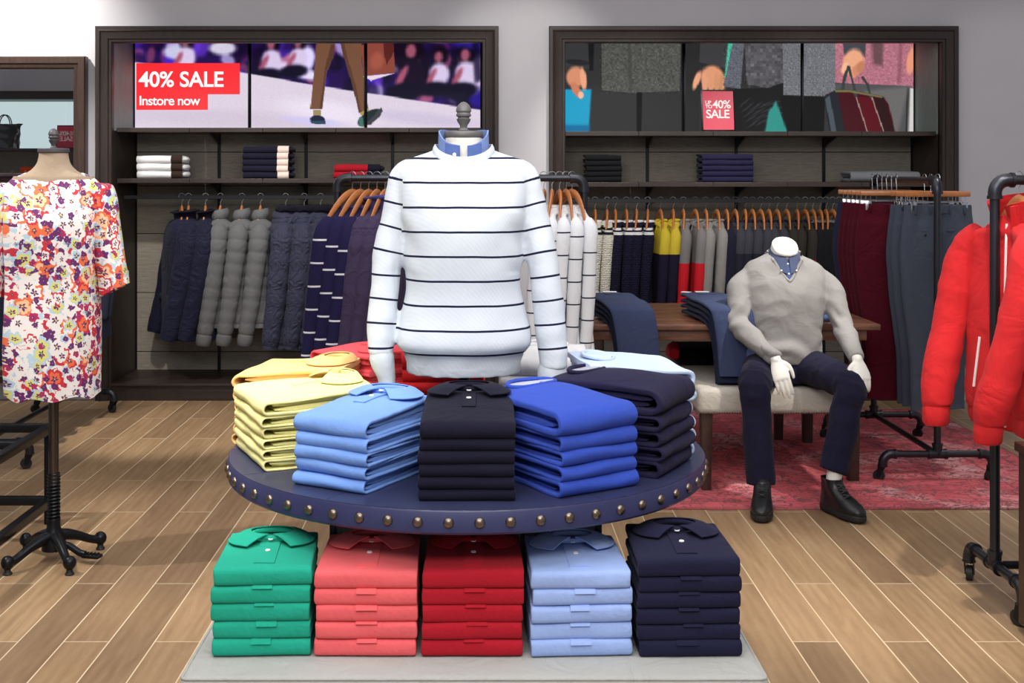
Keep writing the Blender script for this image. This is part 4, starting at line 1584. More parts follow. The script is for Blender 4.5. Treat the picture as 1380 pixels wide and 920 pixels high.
# fabrics for hanging clothes
m_navyjk = fabric('navy_waxed', rgb(29, 30, 52), 0.8, 0.6, 1200, 0.4, wr=1.0)
m_navylin = fabric('navy_corduroy', rgb(22, 20, 34))
m_greypuf = fabric('heather_grey_puffer', rgb(98, 99, 101), 0.8, 0.85, 300)
m_slatepuf = fabric('slate_puffer', rgb(56, 58, 78), 0.85, 0.55, 1200, 0.45, wr=1.0, ws=12)
m_darkfur = fabric('dark_fur', rgb(26, 26, 38), 0.6, 0.95, 200, 0.9)
m_navystripes = [striped('navy_breton', rgb(34, 30, 66), rgb(222, 222, 230), 0.108, -0.30 - ph, 0.0085, below=-0.29) for ph in (0.0, 0.03, 0.05)]
m_plum = fabric('plum_cotton', rgb(66, 56, 84), 0.85, 0.75, 900, 0.4, wr=0.9)
m_violet = fabric('violet_yoke', rgb(74, 72, 128))
m_whitestripes = [striped('white_breton', rgb(222, 225, 230), rgb(34, 34, 60), 0.104, -0.255 - ph, 0.0065, below=-0.26) for ph in (0.0, 0.03, 0.012, 0.05, 0.07)]
m_cream = striped('cream_cable', rgb(206, 204, 190), rgb(30, 30, 52), 0.026, -0.148, 0.009)


def cable(name, c, sc):
    m, nt, p = base(name, 0.92)
    v = coords(nt)
    sep = N(nt, 'ShaderNodeSeparateXYZ')
    L(nt, v, sep.inputs[0])
    z = sep.outputs[2]
    a = math_(nt, 'MULTIPLY', math_(nt, 'LESS_THAN', z, -0.192), math_(nt, 'GREATER_THAN', z, -0.206))
    b = math_(nt, 'MULTIPLY', math_(nt, 'LESS_THAN', z, -0.218), math_(nt, 'GREATER_THAN', z, -0.236))
    L(nt, mixcol(nt, math_(nt, 'MAXIMUM', a, b), c, sc), p.inputs['Base Color'])
    w = N(nt, 'ShaderNodeTexWave', wave_type='BANDS', bands_direction='Z')
    w.inputs['Scale'].default_value = 26
    w.inputs['Distortion'].default_value = 4
    w.inputs['Detail Scale'].default_value = 3
    L(nt, v, w.inputs[0])
    bump_(nt, p, w.outputs['Fac'], 0.8, 0.008)
    p.inputs['Specular IOR Level'].default_value = 0.15
    return m


m_cream = cable('cream_cable_knit', rgb(206, 204, 190), rgb(30, 30, 52))
m_navycab = cable('navy_cable_knit', rgb(26, 25, 46), rgb(220, 220, 222))
m_yelblock = blocked('mustard_navy_block', rgb(202, 180, 56), rgb(30, 24, 46), -0.365)
m_redblock = blocked('grey_red_block', rgb(120, 118, 118), rgb(196, 30, 42), -0.425)
m_greyv = fabric('grey_merino', rgb(124, 122, 120))
m_char = blocked('charcoal_block', rgb(58, 60, 68), rgb(34, 34, 46), -0.36)
m_olivered = blocked('olive_red_block', rgb(52, 50, 46), rgb(140, 36, 46), -0.40)
m_dk = MF['dark navy']

# --- left alcove rail: coats
GL = 'coats on the left alcove rail'


def mk_navy(l, g):
    t = garment('navy', l, 'coat', 'waxed_jacket', g, (m_navyjk, m_navylin), 0.80, 0.225, 0.085, 0.062, 0.80, collar='turn', fwd=0.10, flare=1.12, cr=0.009)
    for s in (-1, 1):
        MB().box((s * 0.12, -0.116, -0.70), (0.13, 0.012, 0.05), 0.005).obj('pocket_flap', m_navyjk, t)
    return t


def mk_greyp(l, g):
    return garment('greyp', l, 'jacket', 'puffer_jacket', g, (m_greypuf, m_greypuf), 0.72, 0.215, 0.085, 0.058, 0.84, puff=0.078, collar='stand', fwd=0.07, cr=0.003)


def mk_slate(l, g):
    t = garment('slate', l, 'coat', 'hooded_puffer_coat', g, (m_slatepuf, m_slatepuf), 0.86, 0.22, 0.10, 0.066, 0.86, puff=0.125, collar='stand', fwd=0.06, cr=0.004)
    h = MB()
    for k, (rr, zc) in enumerate(((0.085, -0.135), (0.095, -0.165), (0.085, -0.195))):
        ring = [(rr * 1.15 * math.cos(2 * PI * j / 24), 0.02 + rr * 0.95 * math.sin(2 * PI * j / 24), zc - 0.02 * math.cos(2 * PI * j / 24 + k)) for j in range(24)]
        h.tube(ring, 0.030, 10, closed=True)
    h.displace(lambda p, n: 0.008 * nz(p.x * 18, p.y * 18, p.z * 18)).obj('hood', m_slatepuf, t)
    ring = [(0.075 * math.cos(2 * PI * j / 24), 0.015 + 0.065 * math.sin(2 * PI * j / 24), -0.09) for j in range(24)]
    MB().tube(ring, 0.024, 10, closed=True).displace(lambda p, n: 0.005 * nz(p.x * 60, p.y * 60, p.z * 60)).obj('fur_collar', m_darkfur, t)
    return t


RY = 8.60
zr = 1.362
hx = [245, 254, 277, 297, 326, 351, 385, 410, 432]
yaw = [-66, -72, -76, -80, -84, -80, -84, -82, -80]
labs = ['navy waxed jacket at the left end of the alcove rail', 'navy waxed jacket second from the left end of the rail', 'navy waxed jacket next to the grey puffer jackets',
        'grey quilted puffer jacket next to the navy jackets', 'grey quilted puffer jacket, middle one of the three', 'grey quilted puffer jacket next to the slate hooded coats',
        'slate hooded puffer coat next to the grey puffer jackets', 'slate hooded puffer coat, middle one of the three', 'slate hooded puffer coat nearest the striped navy jumpers']
mk = [mk_navy] * 3 + [mk_greyp] * 3 + [mk_slate] * 3
for i, (px, a) in enumerate(zip(hx, yaw)):
    x = (px - 648) * RY / 1690
    place(mk[i].__name__, mk[i], x, RY, zr, F_(a), labs[i], GL)
    hang(x, RY, zr, F_(a), 'wooden hanger holding the ' + labs[i].replace(' at the left end of the alcove rail', ' at the far left').split(', ')[0] + (', middle' if ', ' in labs[i] else ''), 'hangers on the left alcove rail', True)

# --- right alcove rail: knitwear
GR = 'jumpers on the right alcove rail'
KW = dict(sw=0.20, dep=0.036, sr=0.034, sl=0.64, fwd=0.02)


def mkk(mat, rib, collar='crew', **k):
    kw = dict(KW)
    kw.update(k)
    return lambda l, g: garment('knit', l, 'jumper', 'knitted_jumper', g, (mat, rib), 0.66, collar=collar, **kw)


m_ribn = striped('striped_rib', rgb(30, 30, 52), rgb(220, 220, 222), 0.012, 0.0, 0.005)
KN = {
    'cream': (mkk(m_cream, m_ribn), 'cream cable jumper with navy neck stripes'),
    'navyc': (mkk(m_navycab, m_ribn), 'navy cable jumper with white shoulder stripes'),
    'yel': (mkk(m_yelblock, fabric('mustard_rib', rgb(190, 168, 52)), 'vee'), 'mustard and navy colour block jumper'),
    'gred': (mkk(m_redblock, m_greyv, 'vee'), 'grey jumper with a red lower block'),
    'grey': (mkk(m_greyv, m_greyv, 'vee'), 'plain grey V-neck jumper'),
    'dk': (mkk(m_dk, m_dk), 'dark navy jumper'),
    'char': (mkk(m_char, m_dk), 'charcoal block jumper'),
    'oli': (mkk(m_olivered, m_dk), 'olive dark jumper with red lower block'),
    'blk': (mkk(MF['black'], MF['grey']), 'black jumper with grey neck'),
}
seq = [(790, 'cream'), (802, 'cream'), (818, 'cream'), (829, 'navyc'), (844, 'navyc'), (858, 'navyc'), (873, 'navyc'), (890, 'yel'), (907, 'yel'), (921, 'gred'), (937, 'gred'),
       (951, 'grey'), (966, 'grey'), (979, 'dk'), (991, 'char'), (1004, 'char'), (1014, 'char'), (1025, 'char'), (1036, 'char'), (1047, 'char'), (1060, 'oli'), (1074, 'oli'),
       (1085, 'oli'), (1095, 'blk'), (1105, 'blk'), (1113, 'blk'), (1122, 'blk'), (1131, 'blk'), (1142, 'dk')]
tot = {}
for _, k in seq:
    tot[k] = tot.get(k, 0) + 1
cnt = {}
zr = 1.362 - 0.025
rj = random.Random(3)
for px, k in seq:
    i = cnt.get(k, 0)
    cnt[k] = i + 1
    x = (px - 648) * RY / 1690
    a = F_(-90 + rj.uniform(-4, 5))
    nm = KN[k][1]
    w_ = 'counted from the left'
    if k == 'dk':
        lab = nm + (' between the grey and charcoal jumpers' if i == 0 else ' at the right end of the rail')
    else:
        lab = f'{nm}, {ORD[i]} of {["", "one", "two", "three", "four", "five", "six"][tot[k]]} {w_}'
    place(k, KN[k][0], x, RY, zr, a, lab, GR)
    hang(x, RY, zr, a, ('wooden hanger of the ' + lab).replace(' counted from the left', ' from left'), 'hangers on the right alcove rail')


# --- black pipe racks on castors
def elbow(c, d1, d2, r=0.024):
    """pipe elbow fitting at corner c between directions d1 and d2"""
    c, d1, d2 = Vector(c), Vector(d1), Vector(d2)
    R_ = 0.045
    o = c + (d1 + d2) * R_
    pts = [c + d1 * (R_ + 0.018)]
    for k in range(7):
        a = PI / 2 * k / 6
        pts.append(o - d2 * R_ * math.cos(a) - d1 * R_ * math.sin(a))
    pts.append(c + d2 * (R_ + 0.018))
    mb = MB().tube(pts, r, 14)
    for d_ in (d1, d2):
        mb.tube([c + d_ * (R_ + 0.010), c + d_ * (R_ + 0.022)], r + 0.003, 14)
    return mb


def caster_mb(p, turn=0.0):
    M = Matrix.Translation(Vector(p)) @ Matrix.Rotation(turn, 4, 'Z')
    w, f = MB(), MB()
    w.tube([(-0.011, 0.018, 0.028), (0.011, 0.018, 0.028)], 0.028, 18)
    f.tube([(0, 0, 0.112), (0, 0, 0.07)], 0.015, 12)
    for s in (-1, 1):
        f.add([(s * 0.014, -0.014, 0.075), (s * 0.014, 0.02, 0.075), (s * 0.014, 0.03, 0.026), (s * 0.014, 0.012, 0.022),
               (s * 0.017, -0.014, 0.075), (s * 0.017, 0.02, 0.075), (s * 0.017, 0.03, 0.026), (s * 0.017, 0.012, 0.022)],
              [(0, 1, 2, 3), (7, 6, 5, 4), (0, 4, 5, 1), (1, 5, 6, 2), (2, 6, 7, 3), (3, 7, 4, 0)])
    f.box((0, 0.003, 0.077), (0.036, 0.036, 0.008), 0.002)
    w.deform(lambda q: M @ q)
    f.deform(lambda q: M @ q)
    return w, f


def pipe_rack(label, loc, rz, length, zrail, foot=0.25, r=0.0172, feet=True):
    """rail along local x from 0 to length, feet along local y"""
    t = thing('clothes_rack', label, 'clothes rack', loc, rz)
    zf = 0.135
    MB().tube([(0.06, 0, zrail), (length - 0.06, 0, zrail)], r, 16).obj('rail', m_pipe, t)
    for k, x in enumerate((0, length)):
        MB().tube([(x, 0, zf + 0.015), (x, 0, zrail - 0.06)], r, 16).obj('upright', m_pipe, t)
        elbow((x, 0, zrail), (0, 0, -1), (1 if k == 0 else -1, 0, 0)).obj('elbow_joint', m_pipe, t)
        MB().tube([(x, -foot + 0.06, zf), (x, foot - 0.06, zf)], r, 16).obj('foot', m_pipe, t)
        j = MB().tube([(x, -0.045, zf), (x, 0.045, zf)], r + 0.006, 14).tube([(x, 0, zf), (x, 0, zf + 0.05)], r + 0.006, 14)
        j.tube([(x, -0.047, zf), (x, -0.036, zf)], r + 0.009, 14).tube([(x, 0.036, zf), (x, 0.047, zf)], r + 0.009, 14).tube([(x, 0, zf + 0.04), (x, 0, zf + 0.052)], r + 0.009, 14)
        j.obj('tee_joint', m_pipe, t)
        for s in (-1, 1):
            elbow((x, s * foot, zf), (0, 0, -1), (0, -s, 0), 0.022).deform(lambda q: (q.x, q.y, max(q.z, 0.075))).obj('elbow_joint', m_pipe, t)
            w, f = caster_mb((x, s * foot, 0), (0.6 if k else -0.5) * s)
            fo = f.obj('caster', m_black, t)
            w.obj('caster_wheel', m_rubber, fo)
    MB().tube([(0.02, 0, zf), (length - 0.02, 0, zf)], r * 0.85, 12).obj('base_bar', m_pipe, t)
    return t


pipe_rack('black pipe rack with striped tops behind the round table', (-0.685, 6.0, 0), 0, 1.178, 1.495)
pipe_rack('black pipe rack on the rug holding trousers', (2.25, 6.18, 0), PI / 2, 1.0, 1.482, 0.27)
pipe_rack('black pipe rack at the right holding red jackets', (1.82, 4.44, 0), 0, 1.15, 1.497, 0.235)
pipe_rack('black pipe rack of dark denim behind the floral dress', (-2.56, 6.45, 0), PI / 2, 1.48, 1.50, 0.24)

# tops on the rack behind the round table
GA = 'tops on the rack behind the round table'


def mk_bret(l, g, i=0):
    return garment('b', l, 'jumper', 'striped_jumper', g, (m_navystripes[i], m_violet), 0.74, 0.215, 0.034, 0.040, 0.78, fwd=0.07, cr=0.004)


def mk_plum(l, g):
    return garment('p', l, 'shirt', 'casual_shirt', g, (m_plum, m_violet), 0.78, 0.215, 0.04, 0.045, 0.74, collar='turn', fwd=0.06, cr=0.012, flare=1.05)


def mk_white(l, g, i=0):
    return garment('w', l, 'jumper', 'striped_jumper', g, (m_whitestripes[i], m_whitestripes[i]), 0.76, 0.20, 0.026, 0.030, 0.74, fwd=0.02, cr=0.005, flare=1.18)


rail = 1.495 + 0.0172
for i, (px, a) in enumerate(((475, -120), (486, -114), (497, -109))):
    x = (px - 648) * 6 / 1690
    lab = 'navy jumper with white stripes, %s on the rack' % ('outermost', 'second from outer end', 'third from outer end')[i]
    place('bret%d' % i, lambda l, g: mk_bret(l, g, i), x + 0.0, 6.0, rail, F_(a), lab, GA)
    hang(x, 6.0, rail, F_(a), 'pale wooden hanger of the %s striped navy jumper on the rack' % ('outermost', 'second', 'third')[i], 'hangers on the rack behind the table')
for i, (px, a) in enumerate(((508, -105), (519, -101), (531, -97), (547, -94))):
    x = (px - 648) * 6 / 1690
    lab = 'plain plum shirt on the rack, %s from the striped navy jumpers' % ORD[i]
    place('plum', mk_plum, x, 6.0, rail, F_(a), lab, GA)
    hang(x, 6.0, rail, F_(a), 'pale wooden hanger of the %s plum shirt on the rack' % ORD[i], 'hangers on the rack behind the table')
for i, px in enumerate((771, 763, 754, 744, 733)):
    x = (px - 648) * 6 / 1690
    lab = 'white jumper with navy stripes on the rack, %s from right post' % ORD[i]
    a = F_((-66, -77, -86, -93, -98)[i])
    place('whs%d' % i, lambda l, g: mk_white(l, g, i), x, 6.0, rail, a, lab, GA)
    hang(x, 6.0, rail, a, 'wooden hanger of the white striped jumper %s from right post' % ORD[i], 'hangers on the rack behind the table')

# dark denim on the rack behind the dress
m_denim = fabric('dark_denim', rgb(48, 54, 74), 0.75)
m_denimgrey = fabric('grey_denim', rgb(84, 90, 98), 0.75)


def mk_denim(l, g):
    return garment('d', l, 'jacket', 'denim_jacket', g, (m_denim, m_denim), 0.84, 0.245, 0.07, 0.055, 0.72, collar='turn', fwd=0.04, cr=0.008, flare=1.1)


for i, y in enumerate((6.62, 6.85, 7.05, 7.25, 7.45, 7.62, 7.78)):
    a = F_(4 * (i % 3) - 4)
    lab = 'dark denim jacket on the rack behind the dress, %s from the wall' % ORD[6 - i]
    place('denim', mk_denim, -2.56, y, 1.5 + 0.0172, a, lab, 'denim jackets behind the dress')
    hang(-2.56, y, 1.5 + 0.0172, a, 'wooden hanger of the denim jacket %s from the wall' % ORD[6 - i], 'hangers behind the dress', True)

# --- trousers on clip hangers
m_cord = fabric('maroon_corduroy', rgb(84, 16, 32), 0.7, 0.9, 300, 0.5)
m_greytr = fabric('blue_grey_wool', rgb(70, 76, 90), 0.85, 0.9, 700)
m_navytr = fabric('navy_denim', rgb(42, 44, 72), 0.8)


def clip_hanger(label, group):
    t = thing('clip_hanger', label, 'hanger', (0, 0, 0), 0, group)
    MB().tube(hook_path(zb=-0.078), 0.0022, 6).obj('hook', m_chrome, t)
    MB().box((0, 0, -0.088), (0.37, 0.014, 0.026), 0.004).obj('bar', m_hanger, t)
    for s in (-1, 1):
        c = MB()
        for q in (-0.012, 0.012):
            c.tube([(s * 0.145 + q, 0, -0.098), (s * 0.145 + q, 0, -0.132)], 0.0016, 6)
        for yy in (-0.0145, 0.0145):
            c.box((s * 0.145, yy, -0.152), (0.032, 0.003, 0.05), 0.001)
        c.box((s * 0.145, 0, -0.132), (0.03, 0.03, 0.004), 0.001)
        c.obj('clip', m_chrome, t)
    MB().tube([(-0.15, 0, -0.13), (0.15, 0, -0.13)], 0.002, 6).obj('wire_bar', m_chrome, t)
    return t


def trousers(label, group, mat, w=0.38, L_=1.02, tagged=False, sd=0.0, back=False):
    t = thing('trousers', label, 'trousers', (0, 0, 0), 0, group)
    z0 = -0.146
    h = w / 2
    legs = MB()
    for s in (-1, 1):
        rows = [(z0, s * h * 0.49, h * 0.52, 0.016), (z0 - 0.05, s * h * 0.5, h * 0.53, 0.022), (z0 - 0.16, s * h * 0.54, h * 0.58, 0.036), (z0 - 0.28, s * h * 0.56, h * 0.58, 0.042),
                (z0 - 0.5, s * h * 0.50, h * 0.50, 0.038), (z0 - L_ * 0.8, s * h * 0.42, h * 0.43, 0.034), (z0 - L_, s * h * 0.40, h * 0.42, 0.030)]
        R = dense(rows, 7)
        legs.loft([oval(cx, 0, z, rx, ry, 28, 2.2) for z, cx, rx, ry in R])
    legs.displace(lambda p, n: 0.010 * nz(p.x * 12 + sd, p.y * 9, p.z * 2.5) + 0.004 * nz(p.x * 30, p.y * 20 + sd, p.z * 7))
    legs.obj('legs', mat, t)
    wb = MB().loft([oval(0, 0, z0 - 0.038, h * 1.02, 0.0215, 40, 3), oval(0, 0, z0, h * 1.0, 0.018, 40, 3), oval(0, 0, z0 + 0.002, h * 0.98, 0.013, 40, 3), oval(0, 0, z0 - 0.02, h * 0.97, 0.011, 40, 3)])
    wb.obj('waistband', mat, t)
    for x in (-0.75, -0.3, 0.3, 0.75):
        MB().box((x * h, -0.025, z0 - 0.02), (0.012, 0.005, 0.048), 0.0015).obj('belt_loop', mat, t)
    if back:
        for s in (-1, 1):
            MB().box((s * h * 0.5, -0.031, z0 - 0.125), (0.12, 0.006, 0.012), 0.002).obj('back_pocket', mat, t)
            MB().ball((s * h * 0.5, -0.038, z0 - 0.145), (0.007, 0.003, 0.007), 10, 6).obj('button', m_black, t)
    if tagged:
        MB().box((h * 0.95, -0.02, z0 - 0.28), (0.028, 0.003, 0.07), 0.001, rz=0.6).obj('price_tag', m_tagwhite, t)
    return t


tr = [(6.34, 13, 'g'), (6.44, 5, 'g'), (6.53, 9, 'g'), (6.62, -9, 'm'), (6.70, -16, 'm'), (6.78, -8, 'm'), (6.86, -15, 'm'), (6.94, -10, 'm'), (7.03, -12, 'n')]
cg = {'g': 0, 'm': 0, 'n': 0}
nm = {'g': 'blue grey wool trousers', 'm': 'maroon corduroy trousers', 'n': 'navy denim trousers'}
mt = {'g': m_greytr, 'm': m_cord, 'n': m_navytr}
proto = {}
for y, a, k in tr:
    i = cg[k]
    cg[k] += 1
    lab = nm[k] + (' hanging on the rack, %s from the front post' % ORD[i] if k != 'n' else ' hanging last on the rack behind maroon ones')
    place('tr' + k, lambda l, g: trousers(l, g, mt[k], 0.37, 1.03, k == 'm', y, k == 'g'), 2.25 + (0.06 if k == 'g' else -0.055), y, 1.482 + 0.0172, F_(a), lab, 'trousers on the rack')
    place('clip', clip_hanger, 2.25 + (0.06 if k == 'g' else -0.055), y, 1.482 + 0.0172, F_(a), 'clip hanger of the ' + lab.replace(' hanging', '').replace(' on the rack', ''), 'clip hangers on the trouser rack')

# --- red jackets on the right rack
m_redjk = fabric('scarlet_shell', rgb(204, 40, 44), 0.93, 0.7, 1200, 0.35, wr=0.6, ws=5)
m_zip = plain('white_zip', rgb(232, 228, 228), 0.5)


def red_jacket(l, g, sd=0.0):
    t = thing('zip_jacket', l, 'jacket', (0, 0, 0), 0, g)
    z0 = -0.152
    rows = [(z0 + 0.01, 0.066, 0.055, 0.0), (z0 - 0.02, 0.10, 0.066, 0), (z0 - 0.05, 0.17, 0.075, 0), (z0 - 0.09, 0.215, 0.070, 0), (z0 - 0.16, 0.225, 0.072, 0), (z0 - 0.4, 0.22, 0.078, -0.005),
            (z0 - 0.66, 0.22, 0.082, -0.005), (z0 - 0.72, 0.205, 0.072, -0.005)]
    b = MB().loft([oval(0, cy, z, rx, ry, 36, 2.4) for z, rx, ry, cy in dense(rows, 7)])
    b.displace(lambda p, n: 0.012 * nz(p.x * 7 + sd, p.y * 7, p.z * 4) - 0.012 * abs(nz(p.x * 12 + p.z * 5, p.y * 12 + sd, p.z * 7)) if p.z < z0 - 0.03 else 0)
    b.obj('body', m_redjk, t)
    rib = MB()
    nseg = 96
    rings = []
    for z, k in ((z0 - 0.71, 1.0), (z0 - 0.725, 1.03), (z0 - 0.765, 1.02), (z0 - 0.785, 0.95)):
        rr = []
        for j in range(nseg):
            a = 2 * PI * j / nseg
            f = k * (1 + 0.012 * (j % 2))
            rr.append(Vector((0.20 * f * math.cos(a), -0.005 + 0.070 * f * math.sin(a), z)))
        rings.append(rr)
    rib.loft(rings).obj('hem_rib', m_redjk, t)
    for s in (-1, 1):
        rows = [(0.155, 0, z0 - 0.070, 0.055), (0.205, -0.012, z0 - 0.12, 0.068), (0.232, -0.035, z0 - 0.26, 0.070), (0.245, -0.080, z0 - 0.45, 0.066), (0.242, -0.125, z0 - 0.62, 0.062), (0.238, -0.145, z0 - 0.71, 0.056), (0.237, -0.147, z0 - 0.725, 0.045)]
        R = dense(rows, 8)
        sl = MB().tube([(s * x, y, z) for x, y, z, r in R], [r for *_, r in R], 24)
        sl.displace(lambda p, n: 0.009 * nz(p.x * 8 + sd, p.y * 8, p.z * 6 + s) - 0.009 * abs(nz(p.x * 7 + p.z * 9, p.y * 7 - p.z * 7, p.z * 9 + sd)))
        so_ = sl.obj('sleeve', m_redjk, t)
        MB().tube([(s * 0.238, -0.146, z0 - 0.71), (s * 0.237, -0.150, z0 - 0.74), (s * 0.236, -0.153, z0 - 0.785), (s * 0.236, -0.153, z0 - 0.795)], [0.045, 0.049, 0.047, 0.041], 28).obj('cuff', m_redjk, so_)
    # stand-up collar, open at the front
    for s in (-1, 1):
        g = []
        for k in range(13):
            a = PI / 2 - s * (PI - 0.25) * k / 12
            row = []
            for q in range(6):
                f = q / 5
                op = 1 + 0.45 * f * (k / 12) ** 2
                row.append(Vector((0.078 * op * math.cos(a) * (1 + 0.1 * f), 0.064 * op * math.sin(a), z0 - 0.02 - 0.03 * (k / 12) ** 2 + 0.115 * f - 0.02 * f * (k / 12))))
            g.append(row)
        MB().sheet(g if s > 0 else [list(reversed(r)) for r in g], 0.010).obj('collar', m_redjk, t)
    zp = MB().tube([tuple(q) for q in dense([(0.0, -0.068, z0 - 0.02), (0.002, -0.075, z0 - 0.12), (0.004, -0.084, z0 - 0.35), (0.004, -0.089, z0 - 0.60), (0.002, -0.078, z0 - 0.77)], 8)], 0.0045, 8)
    zp.obj('zip', m_zip, t)
    for s in (-1, 1):
        MB().tube([(s * 0.105, -0.078, z0 - 0.45), (s * 0.130, -0.079, z0 - 0.64)], 0.0048, 8).obj('pocket_zip', m_zip, t)
    for ch in t.children_recursive:
        for v in ch.data.vertices:
            v.co.z = z0 + (v.co.z - z0) * 0.955
    return t


GJ = 'scarlet zip jackets on the right rack'
j1 = red_jacket('scarlet zip jacket hanging behind the rack post', GJ, 0.0)
j1.location = (1.915, 4.46, 1.5142)
j1.rotation_euler = (0, 0, F_(-60))
hang(1.915, 4.46, 1.5142, F_(-60), 'wooden hanger of the scarlet jacket behind the rack post', 'hangers on the right rack', True)
j2 = red_jacket('scarlet zip jacket at the right edge, in front of the rack post', GJ, 4.0)
j2.location = (1.955, 4.43, 1.5142)
j2.rotation_euler = (0, 0, F_(-112))
hang(1.955, 4.43, 1.5142, F_(-112), 'wooden hanger of the scarlet jacket at the right edge', 'hangers on the right rack', True)
# ------------------------------------------------------------------ torso mannequin in the striped jumper, on the round table
def finial(mat, top, scale=1.0):
    pr = [(0.001, 0), (0.013, 0.0), (0.0145, 0.003), (0.010, 0.009), (0.0105, 0.016), (0.017, 0.026), (0.020, 0.034), (0.0155, 0.037), (0.0155, 0.039), (0.0205, 0.042), (0.021, 0.047),
          (0.0185, 0.050), (0.0185, 0.052), (0.0215, 0.056), (0.0205, 0.064), (0.016, 0.073), (0.008, 0.080), (0.001, 0.0825)]
    return MB().lathe([(r * scale, top + z * scale) for r, z in pr], seg=28)


MX, MY = -0.048, 3.5
t = thing('torso_mannequin', 'headless torso mannequin in a white striped jumper standing on the round table', 'mannequin', (MX, MY, 0.7605))


def A(z):
    return z - 0.7605


neck = MB().loft([oval(0, 0, A(z), rx, ry, 36, 2.1) for z, rx, ry in
                  dense([(1.622, 0.052, 0.052), (1.605, 0.053, 0.053), (1.585, 0.056, 0.055), (1.565, 0.066, 0.058), (1.545, 0.10, 0.065), (1.50, 0.15, 0.08), (1.2, 0.145, 0.095), (1.0, 0.14, 0.09)], 5)])
neck.obj('body', m_formpale, t)
MB().lathe([(0.001, A(1.621)), (0.0525, A(1.621)), (0.0545, A(1.624)), (0.0545, A(1.637)), (0.052, A(1.640)), (0.001, A(1.640))], seg=40).obj('neck_cap', m_grey_cap, t)
finial(m_grey_cap, A(1.640)).obj('finial', m_grey_cap, t)
pole = MB().tube([(0, 0, 0.002), (0, 0, A(1.02))], 0.0165, 20)
for k in range(9):
    pole.lathe([(0.0165, 0), (0.0185, 0.002), (0.0165, 0.005)], (0, 0, 0.10 + k * 0.013), 16, False)
pole.obj('pole', m_black, t)
MB().lathe([(0.001, 0), (0.12, 0), (0.12, 0.006), (0.03, 0.014), (0.02, 0.03), (0.001, 0.03)], seg=40).obj('base_plate', m_black, t)

tor = [(1.590, 0.080, 0.072, -0.004), (1.580, 0.104, 0.078, -0.002), (1.566, 0.145, 0.086, 0.0), (1.549, 0.172, 0.092, 0.0), (1.525, 0.186, 0.100, 0), (1.495, 0.188, 0.108, -0.004),
       (1.45, 0.182, 0.120, -0.010), (1.40, 0.172, 0.128, -0.014), (1.35, 0.164, 0.130, -0.015), (1.27, 0.162, 0.126, -0.012), (1.20, 0.161, 0.121, -0.008), (1.14, 0.174, 0.122, -0.008), (1.09, 0.185, 0.127, -0.010),
       (1.055, 0.187, 0.130, -0.010), (1.036, 0.176, 0.122, -0.008), (1.022, 0.164, 0.112, -0.006), (1.0, 0.155, 0.106, -0.005), (0.975, 0.153, 0.104, -0.004)]
LA = [(0.130, 0.0, 1.540, 0.032), (0.158, 0.0, 1.514, 0.044), (0.170, -0.002, 1.46, 0.048), (0.190, -0.008, 1.38, 0.043), (0.212, -0.016, 1.29, 0.041), (0.220, -0.022, 1.19, 0.041), (0.226, -0.028, 1.12, 0.040),
      (0.228, -0.034, 1.06, 0.037), (0.227, -0.036, 1.022, 0.035)]
RA = [(0.130, 0.0, 1.540, 0.032), (0.160, 0.0, 1.514, 0.045), (0.178, -0.002, 1.46, 0.048), (0.200, -0.008, 1.38, 0.046), (0.218, -0.016, 1.29, 0.045), (0.231, -0.020, 1.20, 0.044), (0.241, -0.024, 1.10, 0.043),
      (0.247, -0.027, 1.03, 0.043), (0.247, -0.028, 0.985, 0.041)]
m_rib = fabric('white_rib', rgb(208, 215, 223), 0.95)


def jumper_mat():
    """white twill knit with navy lines: lines follow the height of the body and the length of the sleeves"""
    m, nt, p = base('white_jumper_navy_lines', 0.92)
    v = coords(nt)

    def attr(n):
        a = N(nt, 'ShaderNodeAttribute')
        a.attribute_name = n
        return a.outputs['Fac']
    w = attr('sleeve_mask')
    wob = math_(nt, 'MULTIPLY', noise_(nt, v, 5, 2), 0.008)

    def line(s):
        return math_(nt, 'LESS_THAN', math_(nt, 'MODULO', math_(nt, 'ADD', math_(nt, 'ADD', s, wob), 0.0666 * 20), 0.0666), 0.0058)
    on = mixcol(nt, math_(nt, 'GREATER_THAN', w, 0.5), line(attr('body_height')), line(attr('sleeve_length')))
    n = noise_(nt, v, 500, 2)
    L(nt, mixcol(nt, on, mixcol(nt, n, rgb(204, 211, 219), rgb(218, 224, 231)), rgb(30, 30, 58)), p.inputs['Base Color'])
    p.inputs['Specular IOR Level'].default_value = 0.15
    wv = N(nt, 'ShaderNodeTexWave', wave_type='BANDS', bands_direction='DIAGONAL')
    wv.inputs['Scale'].default_value = 42
    wv.inputs['Distortion'].default_value = 0.4
    L(nt, v, wv.inputs[0])
    bump_(nt, p, math_(nt, 'ADD', math_(nt, 'MULTIPLY', wv.outputs['Fac'], 0.10), noise_(nt, v, 18, 3)), 0.25, 0.006)
    return m


rows = dense(tor, 6)
jb = MB().loft([[Vector((p.x, p.y, p.z - 0.030 * max(0, min(1, (z[0] - 1.555) / 0.03)) * max(0, -p.y / 0.07))) for p in oval(0, z[3], A(z[0]), z[1], z[2], 72, 2.3)] for z in rows])
arms = {}
for s, tab in ((-1, LA), (1, RA)):
    R = dense(tab, 9)
    pts = [Vector((s * x, y, A(z))) for x, y, z, r in R]
    arms[s] = (pts, [r for *_, r in R])
    jb.tube(pts, arms[s][1], 32)
jb = jb.remesh(0.0055, 6)


